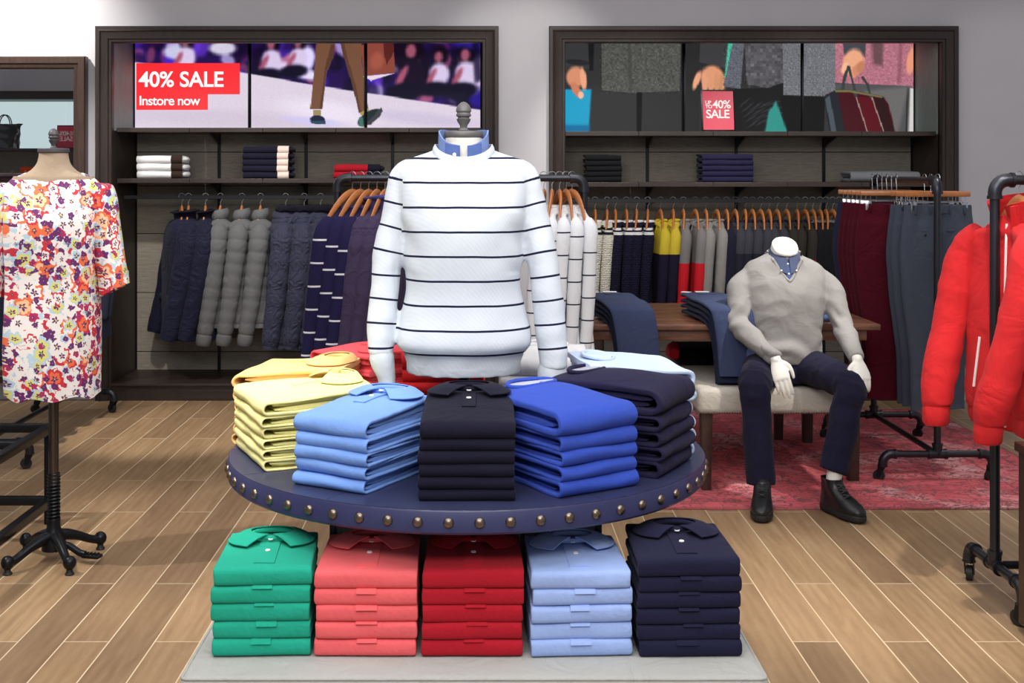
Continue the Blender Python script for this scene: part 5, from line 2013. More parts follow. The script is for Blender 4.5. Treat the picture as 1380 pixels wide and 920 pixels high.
def drape(p, n):
    z = p.z + 0.7605
    if z > 1.57:
        return 0.0
    k = min(1, (1.57 - z) / 0.05)
    w = 0.0035 * nz(p.x * 7 + 3, p.y * 7, p.z * 5) + 0.002 * nz(p.x * 16 - p.z * 9, p.y * 14, p.z * 9)
    if abs(p.x) < 0.185 and z > 1.03:
        w += 0.004 * math.exp(-((z - 1.10) / 0.05) ** 2) * math.sin(p.x * 34 + 3 * nz(p.x * 3, 0, p.z * 9)) * 0.6
        w += 0.0035 * math.exp(-((abs(p.x) - 0.15) / 0.03) ** 2) * math.sin(z * 55 + p.x * 40) * (1 if 1.25 < z < 1.42 else 0.2)
    else:
        w += 0.005 * (nz(p.x * 10, p.y * 10, p.z * 7) + 0.5 * nz(p.x * 16, p.y * 16, p.z * 26))
    return w * k


jb.displace(drape)
# open the neck
def neck_hole(f):
    c = sum((jb.v[i] for i in f), Vector()) / len(f)
    return c.z > A(1.535) and (c.x / 0.080) ** 2 + ((c.y + 0.004) / 0.074) ** 2 < 1


jb.f = [f for f in jb.f if not neck_hole(f)]
jo = jb.obj('jumper', jumper_mat(), t, 60)
av = {k: jo.data.attributes.new(k, 'FLOAT', 'POINT') for k in ('body_height', 'sleeve_length', 'sleeve_mask')}
hw = sorted([(z, rx) for z, rx, ry, cy in rows])
HZs, HXs = np.array([h[0] for h in hw]), np.array([h[1] for h in hw])
off = {}
arc = {}
for s in (-1, 1):
    pts = arms[s][0]
    acc = [0.0]
    for p, q in zip(pts[:-1], pts[1:]):
        acc.append(acc[-1] + (q - p).length)
    k = min(range(len(pts)), key=lambda i: abs(pts[i].z - A(1.112)))
    arc[s] = (np.array([tuple(p) for p in pts]), np.array(acc), acc[k])
b_, s_, m_ = [], [], []
for v in jo.data.vertices:
    p = v.co
    sd_ = 1 if p.x > 0 else -1
    P3, acc, a0 = arc[sd_]
    dd = np.linalg.norm(P3 - np.array(tuple(p)), axis=1)
    k = int(dd.argmin())
    tg = P3[min(k + 1, len(P3) - 1)] - P3[max(k - 1, 0)]
    tg = tg / np.linalg.norm(tg)
    sl = acc[k] + float(np.dot(np.array(tuple(p)) - P3[k], tg))
    s_.append(a0 - sl + 0.003 + 0.0666 * 8)
    z = p.z + 0.7605
    b_.append(z - 1.102 + 0.003 + 0.0666 * 8)
    lim = np.interp(z, HZs, HXs)
    seam = min(lim - 0.004, 0.166 + 0.10 * max(0.0, 1.43 - z)) if z > 1.40 else lim + 0.004
    m_.append(1.0 if (abs(p.x) > seam and z < 1.56) else 0.0)
av['body_height'].data.foreach_set('value', b_)
av['sleeve_length'].data.foreach_set('value', s_)
av['sleeve_mask'].data.foreach_set('value', m_)
hem = MB()
rr = []
for z, k in ((1.022, 1.012), (0.999, 1.016), (0.975, 1.016), (0.970, 0.99)):
    e = 0.164 if z > 1.02 else 0.155
    ring = []
    for j in range(220):
        a = 2 * PI * j / 220
        f = k * (1 + 0.008 * (j % 2))
        ring.append(Vector((e * f * math.cos(a), -0.005 + (0.112 if z > 1.02 else 0.106) * f * math.sin(a), A(z) + 0.003 * nz(math.cos(a) * 5, math.sin(a) * 5, 1.3))))
    rr.append(ring)
hem.loft(rr, (False, True)).obj('hem_rib', m_rib, t)
nr = MB()
nrr = []
for k_, dz_ in ((1.06, -0.006), (1.075, 0.002), (1.04, 0.013), (0.985, 0.021), (0.955, 0.020), (0.945, 0.006), (0.96, -0.008)):
    ring = []
    for k in range(160):
        a = 2 * PI * k / 160
        f = k_ * (1 + 0.006 * (k % 2))
        ring.append(Vector((0.081 * f * math.cos(a), -0.004 + 0.075 * f * math.sin(a), A(1.583) + dz_ - 0.036 * max(0, -math.sin(a)) ** 1.3)))
    nrr.append(ring)
nr.loft(nrr, (False, False))
nr.obj('neck_rib', m_rib, t)


# ribbed cuffs
c = MB().tube([(-0.227, -0.036, A(1.034)), (-0.226, -0.036, A(1.016)), (-0.223, -0.036, A(1.0)), (-0.214, -0.036, A(0.967)), (-0.211, -0.036, A(0.947)), (-0.210, -0.036, A(0.937))], [0.030, 0.0345, 0.033, 0.026, 0.023, 0.022], 40)
c.obj('cuff', m_rib, t)
c = MB().tube([(0.247, -0.028, A(0.995)), (0.246, -0.028, A(0.975)), (0.242, -0.028, A(0.945)), (0.241, -0.028, A(0.938))], [0.037, 0.041, 0.039, 0.036], 40)
c.obj('cuff', m_rib, t)
m_chamb = fabric('chambray', rgb(122, 144, 198), 0.82, 0.9, 700)
c = MB()
g = []
for k in range(25):
    a = 2 * PI * k / 24 * 0.97
    g.append([Vector((-0.210 + (0.026 + 0.006 * q / 3) * math.cos(a), -0.036 + (0.026 + 0.006 * q / 3) * math.sin(a), A(0.940) - 0.035 * (1 - q / 3) - 0.018 * q / 3 + 0.02 * (q / 3))) for q in range(4)])
c.sheet(g, 0.003).obj('shirt_cuff', m_chamb, t)
# open button-down collar band standing around the neck
g = []
for k in range(33):
    a = -PI / 2 + 0.17 + (2 * PI - 0.30) * k / 32
    row = []
    for q in range(6):
        f = q / 5
        drop = 0.032 * max(0, -math.sin(a))
        row.append(Vector((0.070 * (1.02 - 0.02 * f) * math.cos(a), -0.004 + 0.066 * math.sin(a), A(1.590) - 0.036 * max(0, -math.sin(a)) + (0.062 - 0.010 * max(0, -math.sin(a))) * f - 0.008 + 0.003 * nz(k * 0.4, q, 2))))
    g.append(row)
MB().sheet(g, 0.004).obj('shirt_collar', m_chamb, t)
for s in (-1, 1):
    g = []
    for k in range(7):
        a = -PI / 2 + s * (0.16 + 0.55 * k / 6)
        row = []
        for q in range(4):
            f = q / 3
            row.append(Vector((0.0745 * math.cos(a), -0.004 + 0.071 * math.sin(a), A(1.594) - 0.036 * max(0, -math.sin(a)) + 0.046 * f - 0.006)))
        g.append(row)
    MB().sheet(g if s < 0 else [list(reversed(r)) for r in g], 0.003).obj('collar_tab', fabric('chambray_dark', rgb(88, 110, 172)), t)
MB().ball((-0.024, -0.0745, A(1.574)), (0.0055, 0.0025, 0.0055), 14, 6).obj('button', m_button, t)

# ------------------------------------------------------------------ dress form in the floral dress
DX, DY = -1.676, 4.92
t = thing('dress_form', 'female dress form on a black castor stand wearing a floral print dress', 'mannequin', (DX, DY, 0))
m_flor = m_floral()
nk = [(1.600, 0.055, 0.052), (1.58, 0.057, 0.054), (1.555, 0.066, 0.058), (1.53, 0.09, 0.064), (1.505, 0.135, 0.072), (1.48, 0.16, 0.085), (1.2, 0.14, 0.09), (0.8, 0.14, 0.09)]
MB().loft([oval(0, 0, z, rx, ry, 36, 2.1) for z, rx, ry in dense(nk, 5)]).obj('body', m_formlinen, t)
MB().lathe([(0.001, 1.600), (0.057, 1.600), (0.060, 1.603), (0.060, 1.615), (0.057, 1.618), (0.001, 1.618)], seg=40).obj('neck_cap', m_dark_cap, t)
finial(m_dark_cap, 1.618, 0.95).obj('finial', m_dark_cap, t)
dr = [(1.522, 0.112, 0.072, 0), (1.512, 0.135, 0.076, 0), (1.495, 0.165, 0.082, 0), (1.470, 0.184, 0.090, 0), (1.42, 0.186, 0.105, -0.01), (1.34, 0.182, 0.128, -0.02), (1.25, 0.180, 0.130, -0.02), (1.12, 0.178, 0.128, -0.012), (1.0, 0.180, 0.135, -0.01),
      (0.85, 0.181, 0.142, -0.01), (0.70, 0.178, 0.144, -0.01), (0.655, 0.177, 0.143, -0.01)]
rows = dense(dr, 7)
rings = []
for z, rx, ry, cy in rows:
    ring = oval(0, cy, z, rx, ry, 96, 2.3)
    dz = 0.045 * max(0, min(1, (z - 1.495) / 0.03))
    fl = max(0, min(1, (1.2 - z) / 0.5))
    out = []
    for p in ring:
        a = math.atan2(p.y, p.x)
        k = 1 + 0.022 * fl * math.sin(a * 7 + 1.0)
        zz_ = p.z - dz * max(0, -p.y / 0.075)
        if z < 0.67:
            zz_ += 0.008 * math.sin(a * 7 + 1.0)
        out.append(Vector((p.x * k, p.y * k, zz_)))
    rings.append(out)
inner = [[Vector((p.x * 0.95, p.y * 0.95, p.z - 0.003)) for p in rings[0]], [Vector((p.x * 0.93, p.y * 0.93, p.z - 0.03)) for p in rings[0]]]
low = [[Vector((p.x * 0.98, p.y * 0.98, p.z + 0.002)) for p in rings[-1]], [Vector((p.x * 0.96, p.y * 0.96, p.z + 0.06)) for p in rings[-1]]]
d = MB().loft(list(reversed(inner)) + rings + low, (False, True))
d.displace(lambda p, n: (0.006 * nz(p.x * 5, p.y * 5, p.z * 3) + 0.003 * nz(p.x * 14, p.y * 14, p.z * 6)) if p.z < 1.47 else 0)
d.obj('dress', m_flor, t)
for s in (-1, 1):
    rows = [(0.150, 0.0, 1.480, 0.045), (0.178, 0.0, 1.455, 0.056), (0.198, -0.004, 1.40, 0.058), (0.212, -0.010, 1.32, 0.057), (0.226, -0.016, 1.22, 0.060), (0.240, -0.022, 1.12, 0.064), (0.247, -0.024, 1.065, 0.067)]
    R = dense(rows, 8)
    sl = MB()
    rg = []
    for i, (x, y, z, r) in enumerate(R):
        tilt = 0.5
        rg.append([Vector((s * (x + r * 0.85 * math.cos(2 * PI * k / 36)), y + r * math.sin(2 * PI * k / 36), z + tilt * r * 0.85 * math.cos(2 * PI * k / 36) * min(1, i / 10))) for k in range(36)])
    inn = [[c_ + (p - c_) * 0.95 for p in rg[-1]] for c_ in [sum(rg[-1], Vector()) / 36]]
    inn.append([c_ + (p - c_) * 0.9 + Vector((0, 0, 0.05)) for c_ in [sum(rg[-1], Vector()) / 36] for p in rg[-1]])
    sl.loft(rg + inn, (True, True))
    sl.displace(lambda p, n: 0.005 * nz(p.x * 9, p.y * 9, p.z * 7 + s))
    sl.obj('sleeve', m_flor, t)
# stand
MB().tube([(0, 0, 0.30), (0, 0, 0.75)], 0.0195, 20).obj('pole', plain('gunmetal', rgb(92, 84, 78), 0.3, 0.9, ns=10), t)
sp = []
for k in range(14 * 12 + 1):
    a = 2 * PI * k / 12
    sp.append((0.0225 * math.cos(a), 0.0225 * math.sin(a), 0.155 + 0.19 * k / 168))
MB().tube([(0, 0, 0.13), (0, 0, 0.345)], 0.017, 16).obj('inner_pole', m_black, t)
MB().tube(sp, 0.0042, 6).obj('spring', m_black, t)
hub = MB().lathe([(0.001, 0.045), (0.045, 0.045), (0.046, 0.08), (0.034, 0.115), (0.026, 0.135), (0.026, 0.165), (0.001, 0.165)], seg=24)
hub.obj('hub', m_black, t)
for k, a in enumerate((-55, -125, 48, 140)):
    a = F_(a)
    ca, sa = math.cos(a), math.sin(a)
    leg = MB()
    P_ = dense([(0.02, 0.10, 0.024), (0.06, 0.092, 0.022), (0.11, 0.075, 0.018), (0.16, 0.052, 0.016), (0.195, 0.042, 0.018)], 5)
    leg.tube([(r * ca, r * sa, z) for r, z, w in P_], [w for r, z, w in P_], 14)
    leg.ball((0.205 * ca, 0.205 * sa, 0.045), (0.025, 0.025, 0.027), 16, 10)
    lo = leg.obj('leg', m_black, t)
    MB().lathe([(0.001, 0.0), (0.017, 0.0), (0.018, 0.004), (0.012, 0.012), (0.012, 0.026), (0.001, 0.026)], (0.205 * ca, 0.205 * sa, 0), 16).obj('caster', m_rubber, lo)
a = F_(-12)
pd = MB()
Pq = dense([(0.03, 0.07, 0.013), (0.07, 0.062, 0.013), (0.11, 0.04, 0.013), (0.135, 0.034, 0.014)], 4)
pd.tube([(r * math.cos(a), r * math.sin(a), z) for r, z, w in Pq], [w for r, z, w in Pq], 12)
M = Matrix.Rotation(a, 4, 'Z')
pd.box((0.165, 0, 0.03), (0.075, 0.042, 0.014), 0.006, M=M)
for k in range(4):
    pd.box((0.142 + k * 0.015, 0, 0.039), (0.006, 0.030, 0.006), 0.002, M=M)
pd.obj('pedal', m_black, t)
# ------------------------------------------------------------------ rug
t = MB().box((0, 0, 0.005), (2.05, 2.34, 0.010), 0.003).obj('rug', m_rug(), None, 30)
t.location = (1.845, 6.83, 0.0)
tag(t, 'distressed red patterned rug under the bench and trouser rack', 'rug')

# ------------------------------------------------------------------ walnut table with jeans
t = thing('wooden_table', 'dark walnut display table carrying two stacks of jeans', 'table', (1.2, 6.6, 0))
mb = MB()
for k in range(6):
    y0 = -0.5 + k / 6
    mb.bx(-0.745, 0.745, y0 + 0.0008, y0 + 1 / 6 - 0.0008, 0.755, 0.782, 0.002)
mb.obj('tabletop', m_tablewood, t, 30)
MB().bx(-0.69, 0.69, -0.46, 0.46, 0.70, 0.755, 0.003).obj('apron', m_tablewood, t, 30)
for x in (-0.63, 0.63):
    for y in (-0.43, 0.43):
        MB().loft([oval(x, y, 0.0105, 0.026, 0.026, 16, 8), oval(x, y, 0.70, 0.034, 0.034, 16, 8)]).obj('leg', m_darkwood, t)

m_jeans = fabric('washed_indigo', rgb(62, 72, 104), 0.6, 0.9, 600, mottle=3)
m_jeansd = fabric('raw_indigo', rgb(34, 40, 62), 0.75, 0.9, 600)
GJN = 'jeans draped over the walnut table'


def jeans(x, n, lab, sd, w=0.225):
    """folded pairs laid flat with the legs hanging over the front edge, waist at the back"""
    for i in range(n):
        off = 0.015 + 0.027 * i
        z0 = 0.784 + off
        prof = []
        yf = 6.085 - off
        back = 6.50 + 0.01 * i
        path = [(back, z0 + 0.004), (back - 0.06, z0 + 0.006), (6.30, z0 + 0.004), (6.18, z0 + 0.002), (yf + 0.03, z0 - 0.008), (yf + 0.003, z0 - 0.035), (yf - 0.004, z0 - 0.10), (yf - 0.002, z0 - 0.20),
                (yf + 0.002, z0 - 0.235 - 0.035 * (n - 1 - i) - off)]
        D = dense(path, 4)
        th = 0.0125
        rings = []
        for k, (y, z) in enumerate(D):
            u = k / (len(D) - 1)
            ya, za = D[max(k - 1, 0)]
            yb, zb = D[min(k + 1, len(D) - 1)]
            ln = math.hypot(yb - ya, zb - za)
            ny, nzv = (zb - za) / ln, -(yb - ya) / ln
            if nzv < -0.01 or (abs(nzv) < 0.01 and ny > 0):
                ny, nzv = -ny, -nzv
            if u > 0.55:
                ny, nzv = (-abs(ny), abs(nzv))
            hw = w / 2 * (1.0 - 0.12 * u)
            cx = 0.10 * (u - 0.5) * (1 if sd < 3 else 0.9)
            ring = []
            for q in range(28):
                a = 2 * PI * q / 28
                px = hw * math.copysign(abs(math.cos(a)) ** 0.35, math.cos(a))
                pn = th * math.copysign(abs(math.sin(a)) ** 0.7, math.sin(a))
                wv = 0.004 * nz(px * 8 + sd + i * 3, u * 6, 0)
                ring.append(Vector((cx + px, y + ny * (pn + wv), z + nzv * (pn + wv))))
            rings.append(ring)
        mb = MB().loft(rings)
        top = i == n - 1
        o = mb.deform(lambda p: (p.x, p.y - 6.3, p.z - 0.784)).obj('folded_jeans', m_jeans if top else m_jeansd, None, 50)
        o.location = (x, 6.3, 0.784)
        tag(o, lab % from_top(i, n), 'jeans', GJN)
        if top:
            zt = z0 - 0.784 + 0.0165
            yb = back - 6.3
            p_ = MB()
            g = [[Vector((-0.045 + q * 0.085 - 0.035, yb - 0.015 - k * 0.035, zt + 0.0012)) for q in (1, 0.66, 0.33, 0)] for k in range(4)]
            p_.sheet(g, 0.002).obj('back_pocket', m_jeans, o)
            MB().box((-0.045, yb - 0.012, zt + 0.005), (0.07, 0.045, 0.0025), 0.001).obj('paper_label', m_tagwhite, o)
            MB().box((-0.125, yb + 0.003, zt + 0.002), (0.05, 0.03, 0.003), 0.001, rz=-0.5).obj('size_tag', m_tagwhite, o)
        else:
            MB().box((0.085, yb - 0.05 - 0.03 * i, z0 - 0.784 + 0.010), (0.03, 0.02, 0.003), 0.001, rz=0.5).obj('size_tag', m_tagwhite, o)


jeans(0.715, 4, 'indigo jeans draped over table edge near the white striped jumpers, %s', 1.0)
jeans(1.195, 4, 'indigo jeans draped over table edge behind the seated mannequin, %s', 5.0)
m_lightden = fabric('light_denim', rgb(92, 118, 172), 0.8, 0.9, 500)
mb, _ = folded(0.30, 0.30, 0.05, 77, 0.01)
o = mb.obj('folded_jeans', m_lightden, None, 40)
o.location = (1.63, 6.19, 0.7825)
tag(o, 'light blue jeans lying on the table behind the seated mannequin arm', 'jeans')

# ------------------------------------------------------------------ oatmeal bench
t = thing('upholstered_bench', 'oatmeal linen bench on dark legs under the seated mannequin', 'bench', (1.38, 6.545, 0))
s = MB().box((0, 0, 0.435), (0.70, 1.20, 0.125), 0.03, seg=4)
s.displace(lambda p, n: 0.003 * nz(p.x * 5, p.y * 5, p.z * 5))
so = s.obj('seat', m_linen2, t)
tr_ = MB()
per = []
n1, n2 = 58, 100
for k in range(n1):
    per.append((-0.345 + 0.69 * k / (n1 - 1), -0.601))
for k in range(n2):
    per += [(-0.351, -0.595 + 1.19 * k / (n2 - 1)), (0.351, -0.595 + 1.19 * k / (n2 - 1))]
for x, y in per:
    tr_.ball((x, y, 0.381), 0.0042, 6, 4)
tr_.obj('nailhead_trim', m_stud, so)
for x in (-0.305, 0.305):
    for y in (-0.555, 0.555):
        MB().loft([oval(x, y, 0.0105, 0.022, 0.022, 16, 8), oval(x, y, 0.38, 0.030, 0.030, 16, 8)]).obj('leg', m_darkwood, t)
# folded clothes lying on the bench under the table
for x, y, w, d_, h, m_, nm_, cat, lab in ((1.22, 6.62, 0.34, 0.30, 0.09, MF['black'], 'folded_coat', 'coat', 'folded black coat lying on the bench under the walnut table'),):
    mb, wp = folded(w, d_, h, 91, 0.0, 0.3)
    o = mb.obj(nm_, m_, None, 40)
    o.location = (x, y, 0.499)
    tag(o, lab, cat)
    mb = MB().tube([(-w / 2 - 0.022, 0.02, 0.06), (-w / 2 - 0.02, 0.08, 0.075), (-w / 2 - 0.024, 0.16, 0.05)], [0.03, 0.042, 0.03], 14).displace(lambda p, n: 0.010 * nz(p.x * 40, p.y * 40, p.z * 40))
    mb.obj('red_lining', fabric('red_satin', rgb(214, 40, 66), 0.8, 0.5), o)

# ------------------------------------------------------------------ seated mannequin
t = thing('seated_mannequin', 'headless white mannequin sitting on the oatmeal bench in a grey V-neck jumper', 'mannequin', (1.464, 6.02, 0))
o_ = Vector((1.464, 6.02, 0))


def Lc(x, y, z):
    return Vector((x, y, z)) - o_


HIPL, HIPR = Lc(1.375, 6.10, 0.58), Lc(1.555, 6.10, 0.58)
KNL, KNR = Lc(1.240, 5.66, 0.555), Lc(1.672, 5.66, 0.555)
ANL, ANR = Lc(1.262, 5.64, 0.13), Lc(1.580, 5.62, 0.135)
SHL, SHR = Lc(1.272, 6.073, 1.015), Lc(1.656, 6.073, 1.015)
ELL, ELR = Lc(1.228, 5.985, 0.80), Lc(1.722, 5.975, 0.80)
WRL, WRR = Lc(1.350, 5.735, 0.665), Lc(1.712, 5.70, 0.670)


def hand(mb, wrist, d_, n_, thumb_side, curl=0.35, spread=0.10):
    """palm, four fingers and a thumb; d_ = direction wrist to fingers, n_ = normal of the back of the hand"""
    d_ = d_.normalized()
    n_ = (n_ - d_ * n_.dot(d_)).normalized()
    s_ = d_.cross(n_) * thumb_side
    rings = []
    for l, hw, ht in ((-0.02, 0.024, 0.019), (0.0, 0.024, 0.018), (0.03, 0.034, 0.016), (0.065, 0.041, 0.0145), (0.09, 0.041, 0.012), (0.098, 0.036, 0.009)):
        c = wrist + d_ * l
        rings.append([c + s_ * hw * math.cos(2 * PI * k / 20) + n_ * ht * math.sin(2 * PI * k / 20) for k in range(20)])
    mb.loft(rings)
    for off, ln, r in ((0.030, 0.074, 0.0088), (0.0105, 0.084, 0.0092), (-0.0100, 0.078, 0.0088), (-0.0295, 0.060, 0.0078)):
        b = wrist + d_ * 0.080 + s_ * off
        dirv = (d_ + s_ * off * spread * 20 * 0.12).normalized()
        pts, rr = [b], [r * 1.05]
        ang = 0.0
        p = b
        for q, fr in enumerate((0.25, 0.42, 0.32, 0.26)):
            ang += curl * (0.35, 0.8, 0.8, 0.5)[q]
            dd = dirv * math.cos(ang) - n_ * math.sin(ang)
            p = p + dd * ln * fr
            pts.append(p)
            rr.append(r * (1.0, 0.98, 0.9, 0.72)[q])
        P_ = dense([(a.x, a.y, a.z, q) for a, q in zip(pts, rr)], 3)
        mb.tube([(a[0], a[1], a[2]) for a in P_], [a[3] for a in P_], 10)
        mb.ball(pts[-1], rr[-1] * 0.98, 8, 6)
    b = wrist + d_ * 0.018 + s_ * 0.020
    pts = [b, b + (d_ * 0.6 + s_ * 0.8 - n_ * 0.2).normalized() * 0.032, b + (d_ * 0.6 + s_ * 0.8 - n_ * 0.2).normalized() * 0.032 + (d_ * 0.92 + s_ * 0.25 - n_ * 0.3).normalized() * 0.032]
    pts.append(pts[-1] + (d_ * 0.97 - s_ * 0.0 - n_ * 0.35).normalized() * 0.026)
    rr = [0.0145, 0.0118, 0.0100, 0.0078]
    P_ = dense([(a.x, a.y, a.z, q) for a, q in zip(pts, rr)], 3)
    mb.tube([(a[0], a[1], a[2]) for a in P_], [a[3] for a in P_], 10)
    mb.ball(pts[-1], 0.0077, 8, 6)


def limb(mb, pts, rads, seg=16, per=5):
    P_ = dense([(a.x, a.y, a.z, r) for a, r in zip(pts, rads)], per)
    mb.tube([(a[0], a[1], a[2]) for a in P_], [a[3] for a in P_], seg)
    mb.ball(pts[0], rads[0] * 0.98, 12, 8)
    mb.ball(pts[-1], rads[-1] * 0.98, 12, 8)


# torso leans a little back and forward again at the neck
tz = [(1.180, 0.057, 0.058, 6.035), (1.172, 0.0655, 0.064, 6.036), (1.155, 0.067, 0.066, 6.042), (1.14, 0.070, 0.068, 6.05), (1.11, 0.076, 0.070, 6.06), (1.08, 0.11, 0.08, 6.07), (1.04, 0.155, 0.09, 6.075), (0.98, 0.175, 0.105, 6.065),
      (0.92, 0.185, 0.122, 6.06), (0.82, 0.165, 0.112, 6.07), (0.72, 0.155, 0.105, 6.085), (0.62, 0.165, 0.115, 6.10), (0.55, 0.165, 0.12, 6.11)]
body = MB().loft([oval(0, cy - 6.02, z, rx * 0.94, ry * 0.94, 28, 2.2) for z, rx, ry, cy in dense(tz, 4)])
body.deform(lambda p: (p.x, p.y, p.z + 0.62 * (p.y - 0.02) * max(0, min(1, (p.z - 1.125) / 0.03))))
for sh, el, wr in ((SHL, ELL, WRL), (SHR, ELR, WRR)):
    limb(body, [sh, (sh + el) / 2, el, (el * 0.55 + wr * 0.45), wr], [0.034, 0.036, 0.036, 0.034, 0.024])
for hp, kn, an in ((HIPL, KNL, ANL), (HIPR, KNR, ANR)):
    limb(body, [hp, (hp + kn) / 2, kn, kn * 0.62 + an * 0.38 + Vector((0, 0.012, 0)), an, an + Vector((0, -0.02, -0.075))], [0.07, 0.06, 0.044, 0.042, 0.034, 0.024])
hand(body, WRL, Lc(1.383, 5.655, 0.505) - WRL, Vector((-0.25, -1.0, 0.25)), -1, 0.30)
hand(body, WRR, Lc(1.735, 5.600, 0.500) - WRR, Vector((0.15, -1.0, 0.42)), 1, 0.42)
body.remesh(0.0042, 3).obj('body', m_mann, t, 60)

# jumper
jm = MB()
jz = [(1.140, 0.074, 0.076, 6.055), (1.126, 0.090, 0.080, 6.060), (1.106, 0.128, 0.088, 6.068), (1.080, 0.176, 0.100, 6.073), (1.045, 0.200, 0.112, 6.073), (0.99, 0.206, 0.128, 6.063), (0.92, 0.202, 0.136, 6.058), (0.82, 0.188, 0.132, 6.06),
      (0.74, 0.184, 0.132, 6.065), (0.68, 0.188, 0.138, 6.07), (0.635, 0.182, 0.136, 6.075), (0.605, 0.172, 0.130, 6.08)]
jm.loft([oval(0, cy - 6.02, z, rx, ry, 40, 2.25) for z, rx, ry, cy in dense(jz, 5)])
for s, sh, el, wr in ((-1, SHL, ELL, WRL), (1, SHR, ELR, WRR)):
    dd = (wr - el).normalized()
    limb(jm, [sh + Vector((-s * 0.03, 0, -0.005)), sh * 0.75 + el * 0.25 + Vector((s * 0.012, 0, 0)), sh * 0.35 + el * 0.65 + Vector((s * 0.006, 0, 0)), el, el * 0.6 + wr * 0.4, el * 0.12 + wr * 0.88], [0.060, 0.061, 0.056, 0.052, 0.050, 0.040], 20)
    jm.tube([wr - dd * 0.055, wr - dd * 0.045, wr - dd * 0.012, wr - dd * 0.006], [0.034, 0.0385, 0.037, 0.033], 20)
jm = jm.remesh(0.0065, 5)


def folds(p, n):
    q = p + o_
    w = 0.005 * nz(q.x * 6, q.y * 6, q.z * 6) - 0.008 * abs(nz(q.x * 6 + q.z * 9, q.y * 6, q.z * 7 - q.x * 5)) + 0.003 * nz(q.x * 14 + q.z * 9, q.y * 12, q.z * 15)
    # drag lines at the waist and in the elbow bends
    w += 0.008 * math.exp(-((q.z - 0.70) / 0.05) ** 2) * math.sin(q.z * 70 + q.x * 16 + 3 * nz(q.x * 7, 0, q.z * 7)) * (1 if abs(p.x) < 0.17 else 0.0)
    for el, s in ((ELL, -1), (ELR, 1)):
        d_ = (p - el).length
        w += 0.006 * math.exp(-(d_ / 0.08) ** 2) * math.sin(p.z * 90 + p.x * s * 70 + 4 * nz(p.x * 9, p.y * 9, p.z * 9))
    return w


jm.displace(folds)
# cut the V neck
me = jm.mesh('tmp')
ns = [v.normal.copy() for v in me.vertices]
bpy.data.meshes.remove(me)
VZ = 1.012


def inv(p):
    z = p.z
    return p.y < 0.06 and z > VZ and abs(p.x) < 0.006 + 0.070 * (min(1.2, (z - VZ) / 0.110)) ** 0.85


keep = []
for f in jm.f:
    c = sum((jm.v[i] for i in f), Vector()) / len(f)
    top = c.z > 1.100 and (c.x / 0.078) ** 2 + ((c.y - 0.036) / 0.080) ** 2 < 1
    if not (inv(c) or top):
        keep.append(f)
jm.f = keep
m_greyknit = fabric('heather_grey_merino', rgb(142, 140, 138), 0.9, 0.92, 600, 0.25, wr=0.3)
jm.obj('jumper', m_greyknit, t, 60)
vp = MB()
pts = []


def front_y(x, z):
    best = None
    for p in jm.v:
        if p.y < 0.08:
            q = abs(p.x - x) + abs(p.z - z)
            if best is None or q < best[0]:
                best = (q, p.y)
    return best[1]


for k in range(9):
    f = k / 8
    z = VZ + 0.110 * f
    x = 0.008 + 0.070 * f ** 0.85
    pts.append((x, front_y(x, z) - 0.001, z))
back = [(0.078, 0.040, 1.137), (0.054, 0.096, 1.142), (0.0, 0.116, 1.143)]
right = [(0, front_y(0, VZ) - 0.002, VZ - 0.006)] + pts + back
full = right + [(-x, y, z) for x, y, z in reversed(right[1:-1])]
vp.tube([tuple(q) for q in dense(full + [full[0]], 2)][:-1], 0.0075, 8, closed=True)
vp.obj('neck_rib', m_greyknit, t)
# shirt under it
m_shirt = fabric('denim_shirt', rgb(74, 83, 110), 0.78, 0.9, 700)
sz = [(1.150, 0.066, 0.068, 6.052), (1.130, 0.075, 0.072, 6.058), (1.105, 0.108, 0.080, 6.066), (1.075, 0.156, 0.092, 6.07), (1.04, 0.188, 0.104, 6.07), (0.99, 0.196, 0.122, 6.06), (0.92, 0.193, 0.129, 6.055), (0.86, 0.184, 0.127, 6.06)]
sh = MB().loft([oval(0, cy - 6.02, z, rx * (1 if z > 1.06 else 0.93), ry * (1 if z > 1.06 else 1 - 0.10 * min(1, (1.06 - z) / 0.06)), 36, 2.2) for z, rx, ry, cy in dense(sz, 4)])
sh.displace(lambda p, n: 0.003 * nz(p.x * 20, p.y * 20, p.z * 24) - 0.001)
sh.deform(lambda p: (p.x, p.y, p.z + 0.55 * (p.y - 0.06) * max(0, min(1, (p.z - 1.07) / 0.06))))
so = sh.obj('shirt', m_shirt, t)
for s in (-1, 1):
    g = []
    for k in range(15):
        f = k / 14
        a = -PI / 2 + s * (0.10 + (PI - 0.10) * f)
        row = []
        for q in range(5):
            e = q / 4
            drop = 0.060 * (1 - f) ** 1.6 + 0.026
            rr = 0.066 + 0.012 * e + 0.010 * e * (1 - f)
            row.append(Vector((rr * math.cos(a), 0.030 + rr * 0.98 * math.sin(a) - 0.010 * e * (1 - f), 1.150 + 0.42 * rr * math.sin(a) - drop * 0.85 * e)))
        g.append(row)
    MB().sheet(g if s < 0 else [list(reversed(r)) for r in g], 0.004).obj('collar', m_shirt, so)
    MB().ball((s * 0.036, -0.064, 1.056), 0.005, 10, 6).obj('button', m_button, so)
pl = MB()
g = [[Vector((x, front_y(0, 1.005) + 0.004 + 0.045 * (k / 5) ** 1.3, 1.005 + 0.10 * k / 5)) for x in (-0.014, -0.005, 0.005, 0.014)] for k in range(6)]
pl.sheet(g, 0.003).obj('placket', fabric('denim_placket', rgb(70, 84, 124), 0.8), so)
